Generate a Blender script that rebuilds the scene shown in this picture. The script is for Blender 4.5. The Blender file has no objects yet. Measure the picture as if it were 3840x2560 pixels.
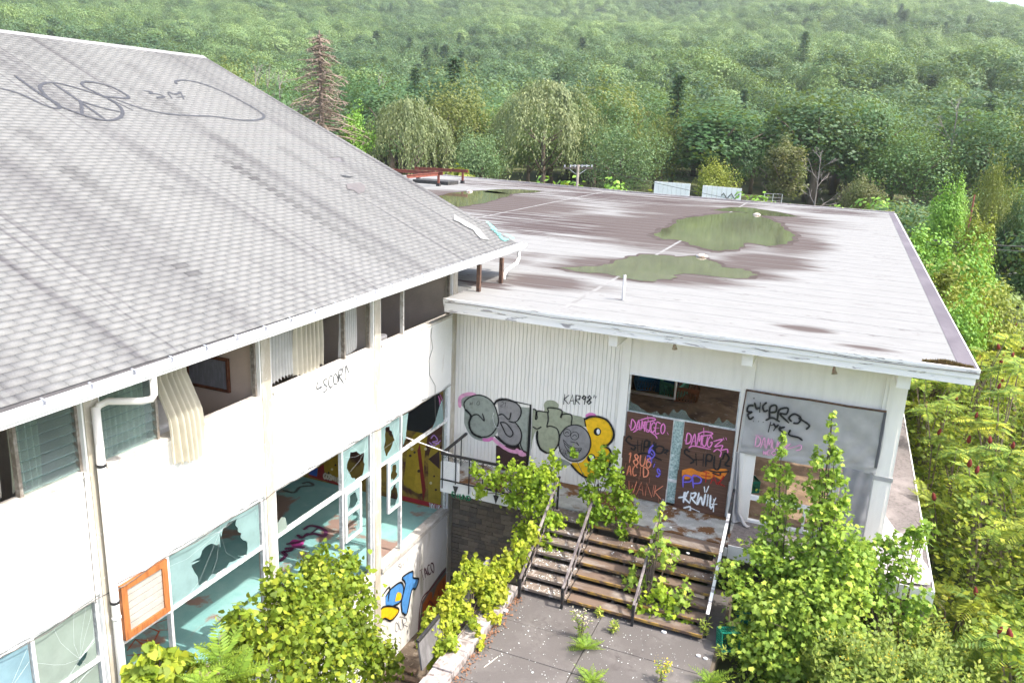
import bpy, math, random
import numpy as np
from mathutils import Vector, Matrix
rnd = random.Random(7)
HAZE = True
rng = np.random.default_rng(11)
S = bpy.context.scene
col = S.collection
# ---------------------------------------------------------------- camera
CAM = np.array([8.7132, -17.6925, 8.6104]); YAW, PIT, ROL, FPX = 0.385017, -0.264557, 0.0436367, 2998.54
_f = np.array([-math.sin(YAW)*math.cos(PIT), math.cos(YAW)*math.cos(PIT), math.sin(PIT)])
_r = np.array([math.cos(YAW), math.sin(YAW), 0.0]); _u = np.cross(_r, _f)
RV = _r*math.cos(ROL) + _u*math.sin(ROL); UV = _u*math.cos(ROL) - _r*math.sin(ROL); FV = _f
cam = bpy.data.cameras.new('camera'); cam.sensor_width = 36; cam.lens = FPX/3840*36
cam.clip_start = 0.1; cam.clip_end = 8000
co = bpy.data.objects.new('camera', cam); col.objects.link(co)
co.matrix_world = Matrix(((RV[0], UV[0], -FV[0], CAM[0]), (RV[1], UV[1], -FV[1], CAM[1]), (RV[2], UV[2], -FV[2], CAM[2]), (0, 0, 0, 1)))
S.camera = co
# ---------------------------------------------------------------- sky, sun, exposure
SUN_EL, SUN_AZ = math.radians(55), math.radians(88)      # azimuth clockwise from +Y
w = bpy.data.worlds.new('World'); S.world = w; w.use_nodes = True
nt = w.node_tree; nt.nodes.clear()
sky = nt.nodes.new('ShaderNodeTexSky'); sky.sky_type = 'NISHITA'; sky.sun_disc = False
sky.sun_elevation = SUN_EL; sky.sun_rotation = SUN_AZ; sky.air_density = 1.0; sky.dust_density = 4.0; sky.ozone_density = 1.0
bg = nt.nodes.new('ShaderNodeBackground'); bg.inputs[1].default_value = 0.15
ow = nt.nodes.new('ShaderNodeOutputWorld')
nt.links.new(sky.outputs[0], bg.inputs[0]); nt.links.new(bg.outputs[0], ow.inputs[0])
sl = bpy.data.lights.new('sun', 'SUN'); sl.energy = 2.0; sl.angle = math.radians(0.5); sl.color = (1.0, 0.95, 0.86)
so = bpy.data.objects.new('sun', sl); col.objects.link(so)
_sd = Vector((math.sin(SUN_AZ)*math.cos(SUN_EL), math.cos(SUN_AZ)*math.cos(SUN_EL), math.sin(SUN_EL)))
so.rotation_euler = _sd.to_track_quat('Z', 'Y').to_euler(); so.location = (40, 0, 60)
S.view_settings.view_transform = 'Standard'; S.view_settings.look = 'None'
S.view_settings.exposure = 1.85; S.view_settings.gamma = 1.0
S.cycles.max_bounces = 8; S.cycles.transparent_max_bounces = 12
try: S.cycles.volume_bounces = 1
except Exception: pass
# ---------------------------------------------------------------- pixel helpers (photo pixels 3840x2560 -> a known plane)
def ray(p): return FV + RV*(p[0]-1920)/FPX - UV*(p[1]-1280)/FPX
def PX(p, ax, val):
    v = ray(p); t = (val-CAM[ax])/v[ax]; return CAM + t*v
def crop(x0, y0, s): return lambda q: (x0+q[0]*s, y0+q[1]*s)
D = crop(0, 0, 3840/2352)
# ---------------------------------------------------------------- mesh helpers
class MB:
    def __init__(s): s.v = []; s.f = []
    def add(s, vs, fs):
        n = len(s.v); s.v += [tuple(map(float, q)) for q in vs]; s.f += [tuple(i+n for i in f) for f in fs]; return s
    def box(s, x0, x1, y0, y1, z0, z1):
        vs = [(x0,y0,z0),(x1,y0,z0),(x1,y1,z0),(x0,y1,z0),(x0,y0,z1),(x1,y0,z1),(x1,y1,z1),(x0,y1,z1)]
        return s.add(vs, [(0,3,2,1),(4,5,6,7),(0,1,5,4),(1,2,6,5),(2,3,7,6),(3,0,4,7)])
    def bar(s, a, b, w, h, up=(0,0,1)):
        a = Vector(a); b = Vector(b); d = (b-a).normalized(); u = Vector(up)
        r = d.cross(u)
        if r.length < 1e-4: r = d.cross(Vector((1,0,0)))
        r.normalize(); u = r.cross(d)
        vs = []
        for p in (a, b):
            for i, j in ((-1,-1),(1,-1),(1,1),(-1,1)): vs.append(p + r*i*w/2 + u*j*h/2)
        return s.add(vs, [(0,1,2,3),(7,6,5,4),(0,4,5,1),(1,5,6,2),(2,6,7,3),(3,7,4,0)])
    def tube(s, pts, rad, n=8, cap=True):
        pts = [Vector(p) for p in pts]; rs = rad if hasattr(rad, '__len__') else [rad]*len(pts)
        base = len(s.v); prev = None
        for i, p in enumerate(pts):
            d = (pts[min(i+1, len(pts)-1)] - pts[max(i-1, 0)])
            d = d.normalized() if d.length > 1e-9 else Vector((0,0,1))
            if prev is None:
                r = d.cross(Vector((0,0,1)))
                if r.length < 1e-3: r = Vector((1,0,0))
            else: r = prev - d*prev.dot(d)
            r.normalize(); prev = r; q = d.cross(r)
            for k in range(n):
                a = 2*math.pi*k/n; s.v.append(tuple(p + (r*math.cos(a)+q*math.sin(a))*rs[i]))
        for i in range(len(pts)-1):
            for k in range(n):
                a = base+i*n+k; b = base+i*n+(k+1) % n; s.f.append((a, b, b+n, a+n))
        if cap:
            s.f.append(tuple(base+k for k in reversed(range(n)))); e = base+(len(pts)-1)*n; s.f.append(tuple(e+k for k in range(n)))
        return s
    def prism(s, poly, vec):
        n = len(poly); v = Vector(vec); P = [Vector(p) for p in poly]
        return s.add(P + [p+v for p in P], [tuple(range(n)), tuple(range(2*n-1, n-1, -1))] + [(i, i+n, (i+1) % n + n, (i+1) % n) for i in range(n)])
    def poly(s, pts): return s.add(pts, [tuple(range(len(pts)))])
class NM:                                                   # fast numpy mesh: arrays of equal polygons
    def __init__(s): s.V = []; s.F = []; s.n = 0
    def add(s, V, F):
        s.V.append(np.asarray(V, float).reshape(-1, 3)); s.F.append(np.asarray(F, int)+s.n); s.n += len(s.V[-1])
def mesh_of(mb, name='mesh', smooth=False, origin=(0,0,0)):
    me = bpy.data.meshes.new(name)
    if isinstance(mb, NM):
        V = np.concatenate(mb.V) - np.array(origin); me.vertices.add(len(V)); me.vertices.foreach_set('co', V.ravel())
        li = np.concatenate([f.ravel() for f in mb.F]); tot = np.concatenate([np.full(len(f), f.shape[1]) for f in mb.F])
        me.loops.add(len(li)); me.loops.foreach_set('vertex_index', li)
        me.polygons.add(len(tot)); st = np.concatenate([[0], np.cumsum(tot)[:-1]])
        me.polygons.foreach_set('loop_start', st); me.polygons.foreach_set('loop_total', tot)
        me.update(calc_edges=True)
        if getattr(mb, 'lt', None):
            T_ = np.full(len(tot), .5, np.float32)
            for s0, vals in mb.lt: T_[s0:s0+len(vals)] = vals
            at = me.attributes.new('lt', 'FLOAT', 'FACE'); at.data.foreach_set('value', T_)
    else:
        o = origin; me.from_pydata([(v[0]-o[0], v[1]-o[1], v[2]-o[2]) for v in mb.v], [], mb.f)
    if smooth: me.polygons.foreach_set('use_smooth', [True]*len(me.polygons))
    return me
ORG = {}
def tag(o, label=None, cat=None, group=None, kind=None):
    if label: o['label'] = label
    if cat: o['category'] = cat
    if group: o['group'] = group
    if kind: o['kind'] = kind
    return o
def thing(name, label, cat, loc=(0,0,0), group=None):
    o = bpy.data.objects.new(name, None); col.objects.link(o); o.location = loc; o.empty_display_size = .2
    ORG[o.name] = tuple(map(float, loc)); return tag(o, label, cat, group)
def obj(name, mb, mat, parent=None, smooth=False, bevel=0, kind=None, label=None, cat=None, group=None, loc=None):
    """one mesh object; coordinates of mb are world coordinates, stored relative to the thing's base (or loc)"""
    og = ORG.get(parent.name, (0,0,0)) if parent else (loc or (0,0,0))
    me = mb if isinstance(mb, bpy.types.Mesh) else mesh_of(mb, name, smooth, og)
    if mat is not None and not me.materials: me.materials.append(mat)
    o = bpy.data.objects.new(name, me); col.objects.link(o)
    if parent: o.parent = parent
    elif loc: o.location = loc
    ORG[o.name] = og
    if bevel:
        m = o.modifiers.new('bevel', 'BEVEL'); m.width = bevel; m.segments = 2; m.limit_method = 'ANGLE'
    return tag(o, label, cat, group, kind)
def inst(name, me, loc, parent=None, rot=None, scale=None):
    o = bpy.data.objects.new(name, me); col.objects.link(o)
    if parent:
        o.parent = parent; g = ORG.get(parent.name, (0,0,0)); o.location = (loc[0]-g[0], loc[1]-g[1], loc[2]-g[2])
    else: o.location = loc
    if rot is not None: o.rotation_euler = rot
    if scale is not None: o.scale = scale if hasattr(scale, '__len__') else (scale,)*3
    return o
# ---------------------------------------------------------------- materials
def N(nt, typ, **kw):
    n = nt.nodes.new(typ)
    for k, v in kw.items(): setattr(n, k, v)
    return n
def base_mat(name):
    m = bpy.data.materials.new(name); m.use_nodes = True; nt = m.node_tree
    return m, nt, nt.nodes['Principled BSDF']
def noise(nt, scale, stretch=(1,1,1), detail=6, rough=.6, rot=(0,0,0), dist=0):
    tc = N(nt, 'ShaderNodeTexCoord'); mp = N(nt, 'ShaderNodeMapping'); mp.inputs['Scale'].default_value = stretch; mp.inputs['Rotation'].default_value = rot
    nz = N(nt, 'ShaderNodeTexNoise'); nz.inputs['Scale'].default_value = scale; nz.inputs['Detail'].default_value = detail; nz.inputs['Roughness'].default_value = rough
    nz.inputs['Distortion'].default_value = dist
    nt.links.new(tc.outputs['Object'], mp.inputs[0]); nt.links.new(mp.outputs[0], nz.inputs['Vector']); return nz.outputs['Fac']
def ramp(nt, fac, a, b, ca=(0,0,0), cb=(1,1,1)):
    r = N(nt, 'ShaderNodeValToRGB'); e = r.color_ramp.elements
    e[0].position = a; e[1].position = b; e[0].color = (*ca, 1); e[1].color = (*cb, 1); nt.links.new(fac, r.inputs[0]); return r.outputs[0]
def mix(nt, fac, a, b, typ='MIX'):
    m = N(nt, 'ShaderNodeMix', data_type='RGBA', blend_type=typ)
    for s, x in ((m.inputs[0], fac), (m.inputs[6], a), (m.inputs[7], b)):
        if hasattr(x, 'is_linked'): nt.links.new(x, s)
        elif hasattr(x, '__len__'): s.default_value = (*x[:3], 1)
        else: s.default_value = x
    return m.outputs[2]
def bump(nt, h, strength, dist, bsdf):
    b = N(nt, 'ShaderNodeBump'); b.inputs['Strength'].default_value = strength; b.inputs['Distance'].default_value = dist
    nt.links.new(h, b.inputs['Height']); nt.links.new(b.outputs[0], bsdf.inputs['Normal'])
_mc = {}
def M(name, c, c2=None, scale=4, lo=.45, hi=.65, rough=.8, stretch=(1,1,1), bmp=0, c3=None, scale3=1.2, lo3=.55, hi3=.7, stretch3=(1,1,1), metal=0, spec=.4, fine=.12):
    if name in _mc: return _mc[name]
    m, nt, b = base_mat(name); b.inputs['Roughness'].default_value = rough; b.inputs['Metallic'].default_value = metal
    b.inputs['Specular IOR Level'].default_value = spec
    cur = c
    if c2: cur = mix(nt, ramp(nt, noise(nt, scale, stretch), lo, hi), c, c2)
    if c3: cur = mix(nt, ramp(nt, noise(nt, scale3, stretch3, dist=.4), lo3, hi3), cur, c3)
    f = noise(nt, 60, stretch, 3)
    cur = mix(nt, fine, cur, ramp(nt, f, .2, .8, (.0,.0,.0), (1,1,1)), 'OVERLAY') if fine else cur
    if hasattr(cur, 'is_linked'): nt.links.new(cur, b.inputs['Base Color'])
    else: b.inputs['Base Color'].default_value = (*cur, 1)
    if bmp: bump(nt, noise(nt, scale*6, stretch, 8), .5, bmp, b)
    _mc[name] = m; return m
def leaf_mat(name, c, c2, trans=.35, rough=.55, rand=.25, scale=1.5):
    """foliage: per-object and per-clump tone, light passing through the blade"""
    if name in _mc: return _mc[name]
    m, nt, b = base_mat(name); oi = N(nt, 'ShaderNodeObjectInfo')
    fac = noise(nt, scale, detail=3)
    cur = mix(nt, ramp(nt, fac, .35, .65), c, c2)
    la = N(nt, 'ShaderNodeAttribute', attribute_name='lt'); cur = mix(nt, ramp(nt, la.outputs['Fac'], .55, 1.0, (0,0,0), (.5,.5,.5)), cur, (c2[0]*1.5, c2[1]*1.12, c2[2]*.9))
    cur = mix(nt, 1.0, cur, ramp(nt, la.outputs['Fac'], 0, .8, (.5,.54,.55), (1.12,1.1,1.05)), 'MULTIPLY')
    hv = N(nt, 'ShaderNodeHueSaturation')
    mr = N(nt, 'ShaderNodeMapRange'); nt.links.new(oi.outputs['Random'], mr.inputs[0]); mr.inputs[3].default_value = 1-rand; mr.inputs[4].default_value = 1+rand
    mh = N(nt, 'ShaderNodeMapRange'); nt.links.new(oi.outputs['Random'], mh.inputs[0]); mh.inputs[3].default_value = .5+rand*.05; mh.inputs[4].default_value = .5-rand*.05
    nt.links.new(mr.outputs[0], hv.inputs['Value']); nt.links.new(mh.outputs[0], hv.inputs['Hue']); nt.links.new(cur, hv.inputs['Color'])
    b.inputs['Roughness'].default_value = rough; b.inputs['Specular IOR Level'].default_value = .3
    nt.links.new(hv.outputs[0], b.inputs['Base Color'])
    tr = N(nt, 'ShaderNodeBsdfTranslucent'); br = mix(nt, .35, hv.outputs[0], (.45,.55,.05)); nt.links.new(br, tr.inputs[0])
    ms = N(nt, 'ShaderNodeMixShader'); ms.inputs[0].default_value = trans
    nt.links.new(b.outputs[0], ms.inputs[1]); nt.links.new(tr.outputs[0], ms.inputs[2]); nt.links.new(ms.outputs[0], nt.nodes['Material Output'].inputs[0])
    _mc[name] = m; return m
def paint(name, c, rough=.6): return M('paint_'+name, c, tuple(x*.8 for x in c), scale=7, rough=rough, fine=.1)
def glass_mat(name, c, alpha=.35, rough=.12):
    if name in _mc: return _mc[name]
    m, nt, b = base_mat(name); col_ = mix(nt, ramp(nt, noise(nt, 2.5), .4, .7), c, tuple(x*.75 for x in c))
    nt.links.new(col_, b.inputs['Base Color']); b.inputs['Roughness'].default_value = rough
    tp = N(nt, 'ShaderNodeBsdfTransparent'); tp.inputs[0].default_value = (.8,.92,.9,1)
    ms = N(nt, 'ShaderNodeMixShader'); ms.inputs[0].default_value = alpha
    nt.links.new(b.outputs[0], ms.inputs[1]); nt.links.new(tp.outputs[0], ms.inputs[2]); nt.links.new(ms.outputs[0], nt.nodes['Material Output'].inputs[0])
    _mc[name] = m; return m
WHITE = M('white_paint', (.80,.80,.79), (.72,.72,.70), scale=1.4, rough=.55, c3=(.60,.58,.53), scale3=3, lo3=.66, hi3=.8, stretch3=(1,1,.25), fine=.05)
PANEL = M('white_panel', (.80,.795,.78), (.73,.725,.71), scale=.9, rough=.5, c3=(.55,.50,.44), scale3=3.2, lo3=.60, hi3=.80, stretch3=(1,2.2,.35), fine=.05)
SHADEW = M('siding_white', (.82,.79,.745), (.76,.73,.685), scale=2, stretch=(3,1,.4), rough=.6, c3=(.48,.42,.36), scale3=14, lo3=.78, hi3=.84, fine=.05)
FASCIA = M('peeling_fascia', (.80,.78,.75), (.73,.71,.68), scale=2, stretch=(.3,1,3), rough=.6, c3=(.33,.31,.30), scale3=3.0, lo3=.57, hi3=.61, stretch3=(.55,1,4), fine=.08)
TAN = M('tan_post', (.40,.36,.29), (.52,.49,.43), scale=6, stretch=(1,1,.3), rough=.85, c3=(.60,.59,.56), scale3=9, lo3=.62, hi3=.7)
ALU = M('aluminium_frame', (.60,.61,.61), (.45,.45,.44), scale=9, stretch=(1,1,.2), rough=.5, metal=0, c3=(.75,.75,.74), scale3=6, lo3=.5, hi3=.6)
SILL = M('worn_sill', (.46,.43,.39), (.62,.61,.58), scale=8, stretch=(1,.3,1), rough=.85, bmp=.003, c3=(.30,.26,.22), scale3=7)
GUTTER = M('white_gutter', (.78,.79,.80), (.66,.66,.67), scale=3, stretch=(1,.3,1), rough=.35)
STEEL = M('galvanised', (.55,.56,.58), (.42,.42,.43), scale=9, rough=.4, metal=.5)
PVC = M('white_pipe', (.78,.76,.72), (.70,.62,.55), scale=6, lo=.6, hi=.8, rough=.4)
BLACKM = M('black_iron', (.022,.022,.024), (.10,.06,.04), scale=14, lo=.58, hi=.7, rough=.55)
RUSTY = M('rusty_brown', (.085,.05,.036), (.15,.085,.055), scale=11, rough=.8, bmp=.002)
BEIGE = M('beige_plaster', (.58,.46,.38), (.51,.405,.335), scale=1.2, rough=.9)
TAUPE = M('taupe_wall', (.52,.45,.40), (.45,.39,.345), scale=1.5, rough=.9)
WOOD = M('orange_wood', (.38,.14,.045), (.24,.085,.03), scale=6, stretch=(1,4,.6), rough=.5)
CONC = M('concrete', (.20,.18,.165), (.15,.13,.12), scale=1.6, rough=.9, bmp=.003, c3=(.25,.23,.22), scale3=9, lo3=.62, hi3=.72)
PAVE = M('pavement', (.112,.102,.098), (.15,.138,.132), scale=1.1, rough=.95, spec=.1, bmp=.003, c3=(.07,.062,.06), scale3=2.2, lo3=.55, hi3=.75)
BARK = M('bark', (.14,.105,.08), (.08,.06,.05), scale=9, stretch=(1,1,.2), rough=.95, bmp=.01)
# ================================================================ TERRAIN
HR = [0, 150, 230, 330, 500, 800, 1200, 1600, 1850, 2300, 3500]; HH = [-2, -2, 1, 13, 41, 98, 176, 243, 283, 255, 200]
def H(x, y):
    x = np.asarray(x, float); y = np.asarray(y, float)
    r = np.hypot(x*.85, np.maximum(y, 0)) + 14*np.sin(x*.011+1.3) + 10*np.sin(y*.017+x*.006)
    h = np.interp(r, HR, HH)
    far = np.clip((r-250)/600, 0, 1)
    h = h*(1 + .16*np.clip(-(x-60)/260, 0, 1)*np.clip((r-900)/500, 0, 1))
    h = h*(1 - .42*np.clip((x-10)/520, 0, 1)*far)
    h = h + far*(7*np.sin(x*.0085+.4)*np.cos(y*.006+.8) + 5*np.sin(x*.021)*np.sin(y*.013))
    h = h + 8*np.exp(-((y-330-.18*x)/70)**2)*np.clip((x+170)/120, 0, 1)*np.clip((r-200)/100, 0, 1)
    near = np.where(x > 11.6, -2.0-np.clip((x-11.6)/8, 0, 1)*.7, -1.75)
    h = np.where(r < 155, near, h)
    h = np.where((x < 2.92) & (y < .03) & (x > -40) & (y > -60), -4.16, h)
    return h
def lines(*segs):
    out = []
    for a, b, st in segs: out += list(np.arange(a, b, st))
    return np.array(sorted(set(np.round(out, 3))))
gx = np.unique(np.concatenate([lines((-2600,-600,60),(-600,-100,20),(-100,-10,6),(-10,30,1.0),(30,120,6),(120,500,20),(500,1801,60)), [2.9, 2.96]]))
gy = np.unique(np.concatenate([lines((-240,-40,20),(-40,-20,4),(-20,40,1.0),(40,160,6),(160,700,14),(700,2701,50)), [.0, .06]]))
X, Y = np.meshgrid(gx, gy, indexing='ij'); Z = H(X, Y)
ids = np.arange(X.size).reshape(X.shape)
g = NM(); g.add(np.stack([X, Y, Z], -1), np.stack([ids[:-1,:-1], ids[1:,:-1], ids[1:,1:], ids[:-1,1:]], -1).reshape(-1, 4))
GROUND = M('ground_soil', (.085,.10,.035), (.10,.085,.05), scale=.7, rough=.95, bmp=.02, c3=(.05,.075,.022), scale3=.22, lo3=.45, hi3=.6)
obj('ground', g, GROUND, kind='structure')

SUNK = M('sunken_soil', (.10,.075,.055), (.15,.115,.085), scale=3, rough=.95, bmp=.02, c3=(.22,.18,.14), scale3=6, lo3=.58, hi3=.68)
obj('sunken_path', MB().box(.0, 2.93, -14, .04, -4.4, -4.12), SUNK, kind='structure')
# ================================================================ LODGE (left building)
lodge = thing('lodge_building', 'white two storey lodge with grey shingle gable roof and broken windows', 'building', (0, -7.3, -4.2))
POST = [(-14.35,-14.06), (-10.85,-10.565), (-7.44,-7.145), (-3.92,-3.62), (-.295,-.012)]
ZS, ZB, ZL, ZF2, ZCE = 3.93, 2.16, -1.36, 2.95, 5.26
for a, b in POST:
    obj('post', MB().box(-.20, .035, a+.03, b-.03, -4.3, 5.28), TAN, lodge)
    for q in (a, b-.028): obj('post_trim', MB().box(-.12, .02, q, q+.028, ZL+.02, 5.28), WHITE, lodge)
BAY = [(POST[i][1], POST[i+1][0]) for i in range(4)]
r2 = random.Random(3)
for i, (a, b) in enumerate(BAY):
    # spandrel panel with a sagging, ragged lower edge
    n = 26; top = [(0, a+(b-a)*k/n, ZS) for k in range(n+1)]
    bot = [(.0, a+(b-a)*k/n, ZB + .022*math.sin(k*.55+i*2)+r2.uniform(-.012,.012) - (.03 if k % 9 == 4 else 0)) for k in range(n+1)]
    m = MB(); m.prism([(p[0]-.06, p[1], p[2]) for p in top+bot[::-1]], (.075, 0, 0))
    obj('spandrel_panel', m, PANEL, lodge)
    obj('drip_moulding', MB().box(.016, .034, a, b, ZS-.045, ZS-.004), WHITE, lodge)
    obj('window_sill', MB().box(-.16, .05, a+.002, b-.002, ZS+.002, ZS+.055), SILL, lodge, bevel=.006)
    obj('floor_edge', MB().box(-.5, -.075, a-.1, b+.1, ZB+.1, ZF2), TAUPE, lodge)
    if i < 3: obj('base_wall', MB().box(-.22, .0, a-.03, b+.03, -4.3, ZL-.1), WHITE, lodge)
    obj('lower_sill', MB().box(-.20, .06, a+.002, b-.002, ZL-.098, ZL+.03), SILL, lodge, bevel=.006)
STAINW = M('stained_base_wall', (.74,.73,.71), (.62,.60,.55), scale=1.6, stretch=(1,1,.4), rough=.8, c3=(.30,.29,.21), scale3=1.3, lo3=.56, hi3=.72, stretch3=(1,1.6,.35))
obj('base_wall', MB().box(-.22, .0, BAY[3][0]-.03, BAY[3][1]+.03, -4.3, ZL-.1), STAINW, lodge)
# ---- interior shell
TURQ = M('turquoise_floor', (.20,.40,.395), (.26,.46,.45), scale=2, rough=.6, c3=(.27,.185,.155), scale3=.7, lo3=.53, hi3=.58)
obj('lower_floor', MB().box(-10, -.22, -15, -.02, -1.6, -1.42), TURQ, lodge)
obj('lower_back_wall', MB().box(-10.1, -9.9, -15, -.02, -1.42, 2.2), M('dim_wall', (.30,.30,.27), (.22,.20,.19), scale=.8), lodge)
obj('lower_side_wall', MB().box(-10, -.2, -15.1, -15, -1.42, 2.2), TAUPE, lodge)
obj('lower_ceiling', MB().box(-10, -.51, -15, .01, ZB+.11, ZB+.25), M('ceiling', (.6,.58,.54), (.5,.48,.45)), lodge)
obj('upper_floor', MB().box(-6, -.51, -15, 0, ZF2-.25, ZF2), M('carpet', (.25,.2,.16), (.2,.16,.13)), lodge)
for k, (y0, mt) in enumerate(((-14.2, TAUPE), (-10.70, TAUPE), (-7.29, BEIGE), (-3.77, TAUPE), (-.15, TAUPE))):
    obj('partition_wall', MB().box(-6, -.205, y0-.06, y0+.06, ZF2, 5.5), mt, lodge)
obj('upper_back_wall', MB().box(-4.3, -4.2, -15, -.1, ZF2+.002, 5.7), TAUPE, lodge)
obj('wall_seam', MB().box(-4.2, -4.19, -1.6, -1.58, ZF2, 5.5), RUSTY, lodge)
obj('soffit', MB().box(-4.2, .60, -15.4, 2.5, 5.27, 5.31), M('soffit_white', (.62,.6,.57), (.5,.48,.45)), lodge)
# gable wall above the flat roof
SL = .447; XE, ZE, XR = .60, 5.43, -10.1
def roofz(x): return ZE + SL*(XE-x)
obj('gable_wall', MB().prism([(-.05,-.012,4.2),(-.05,-.012,roofz(-.05)-.16),(XR,-.012,roofz(XR)-.16),(-20.4,-.012,roofz(-.05)-.16),(-20.4,-.012,-1),(-10,-.012,-1),(-10,-.012,4.2)][::-1], (0,.1,0)), WHITE, lodge)
obj('end_wall', MB().box(-9.9, -.2, -.29, -.1, -1.42, ZB+.1), M('mural_ground', (.27,.17,.03), (.34,.23,.045), scale=1.3, c3=(.08,.03,.02), scale3=1.4, lo3=.48, hi3=.58), lodge)
# ---- roof
ROOFD = M('roof_felt', (.125,.12,.125), (.10,.095,.10), scale=3)
YE0, YE1 = -16.0, 2.55
rf = obj('roof', MB().prism([(XE,YE0,ZE),(XR,YE0,roofz(XR)),(2*XR-XE,YE0,ZE),(2*XR-XE,YE0,ZE-.14),(XR,YE0,roofz(XR)-.14),(XE,YE0,ZE-.14)][::-1], (0,YE1-YE0,0)), ROOFD, lodge)
def shingle_material():
    m, nt, b = base_mat('shingle'); b.inputs['Roughness'].default_value = .95; b.inputs['Specular IOR Level'].default_value = .02
    at = N(nt, 'ShaderNodeAttribute', attribute_name='tone'); ge = N(nt, 'ShaderNodeNewGeometry')
    c = mix(nt, at.outputs['Fac'], (.178,.180,.178), (.192,.194,.191))
    def wn(scale, st, detail=4):
        mp = N(nt, 'ShaderNodeMapping'); mp.inputs['Scale'].default_value = st; nz = N(nt, 'ShaderNodeTexNoise'); nz.inputs['Scale'].default_value = scale; nz.inputs['Detail'].default_value = detail
        nt.links.new(ge.outputs['Position'], mp.inputs[0]); nt.links.new(mp.outputs[0], nz.inputs['Vector']); return nz.outputs['Fac']
    c = mix(nt, ramp(nt, wn(1.0, (.05, 1.3, .05)), .50, .74, (0,0,0), (.6,.6,.6)), c, (.085,.082,.088))        # algae streaks down the slope
    c = mix(nt, ramp(nt, wn(1.0, (.07, 4.2, .07), 3), .62, .72, (0,0,0), (.6,.6,.6)), c, (.075,.07,.078))
    c = mix(nt, ramp(nt, wn(.5, (.5, .8, .5)), .55, .8), c, (.195,.196,.196))
    sa = N(nt, 'ShaderNodeAttribute', attribute_name='soot'); c = mix(nt, sa.outputs['Fac'], c, (.06,.058,.062))
    c = mix(nt, .16, c, ramp(nt, wn(90, (1,1,1), 2), .25, .75), 'OVERLAY')
    nt.links.new(c, b.inputs['Base Color']); bump(nt, wn(140, (1,1,1), 2), .35, .004, b); return m
SHING = shingle_material()
EXP, TW = .127, .305; Ls = math.hypot(1, SL)
us = np.array([-1, 0, SL])/Ls; un = np.array([SL, 0, 1])/Ls
NC = int((XE-XR)*Ls/EXP)
tabs = []
for k in range(NC):
    off = .1525*(k % 2) + .012*math.sin(k*1.7)
    for j in range(int((YE1-YE0)/TW)+2):
        y0 = YE0 + (j-1)*TW + off; y1 = min(y0+TW-.0035, YE1+.02); y0 = max(y0, YE0)
        if y1-y0 > .03: tabs.append((k, y0, y1))
tabs = [t for t in tabs if not (38 < t[0] < 41 and .35 < t[1] < .9)]          # a torn spot shows the felt
tc = np.array([np.array([XE,0,ZE]) + us*(k*EXP+.06) + np.array([0,(a+b)/2,0]) for k, a, b in tabs])
dv = tc-CAM; dz = dv@FV; sx = 1920+FPX*(dv@RV)/dz; sy = 1280-FPX*(dv@UV)/dz
vis = (sx > 0) & (sx < 3840) & (sy > 0) & (sy < 2560) & (dz > 0)
order = np.argsort(np.where(vis, dz, 1e9)); single = set(order[:300].tolist())
def tab_verts(y0, y1, lift):
    o = np.array([XE+.012, 0, ZE+.006]); L = EXP+.012
    P = []
    for h0, h1 in ((0.0, 0.0), (.005+lift, .002)):
        P += [un*h0+[0,y0,0], un*h0+[0,y1,0], us*L+un*h1+[0,y1,0], us*L+un*h1+[0,y0,0]]
    return np.array(P) + o
TF = np.array([(3,2,1,0),(4,5,6,7),(0,1,5,4),(1,2,6,5),(2,3,7,6),(3,0,4,7)])
def tone_attr(me, vals):
    a = me.attributes.new('tone', 'FLOAT', 'FACE'); a.data.foreach_set('value', vals)
joined = NM(); tones = []; soots = []; tvar = []
K8 = crop(0, 100, 1900/2352)
def on_roof(p):
    v = ray(p); n = np.array([SL,0,1]); t = (ZE+SL*XE - n@CAM)/(n@v); return CAM + t*v
STREAK = []                                        # dark runs below roof fixings: (y, x top, x bottom, half width, strength)
for a_, b_, w_, k_ in (((1020,605),(1900,1160),.16,.85),((300,650),(640,900),.22,.6),((770,1080),(1200,1340),.13,.8),((750,340),(960,480),.16,.55),((980,500),(1500,830),.22,.45),((100,480),(330,640),.2,.5),((560,820),(860,1080),.2,.45),((1650,740),(2200,1080),.2,.4),((1300,560),(1700,830),.18,.4),((60,100),(330,260),.35,.4),((590,170),(800,330),.3,.35),((850,760),(910,805),.08,.7),((750,740),(820,780),.08,.6),((1500,700),(1900,960),.15,.35)):
    A_, B_ = on_roof(K8(a_)), on_roof(K8(b_)); STREAK.append((A_[1], B_[1], A_[0], B_[0], w_, k_))
def soot(x, y):
    s = 0
    for y0, y1, xa, xb, w_, k_ in STREAK:
        t = (x-xa)/(xb-xa)
        if -.02 < t < 1.25: s = max(s, k_*math.exp(-((y-(y0+(y1-y0)*t))/w_)**2)*min(1, (t+.05)*8)*max(0, 1-.7*t))
    s = max(s, .45*math.exp(-(YE1-y)/.9)*(.6+.4*math.sin(x*1.7))) ; s = max(s, .35*math.exp(-(x-XR)/1.2)*(.5+.5*math.sin(y*1.3)))
    return min(.9, s)
for v in range(6):
    m = NM(); m.add(tab_verts(0, TW-.0035, rnd.uniform(0,.004)), TF); me = mesh_of(m, 'shingle', origin=(XE+.012,0,ZE+.006)); me.materials.append(SHING)
    tone_attr(me, [v/5]*6); tvar.append(me)
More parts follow.
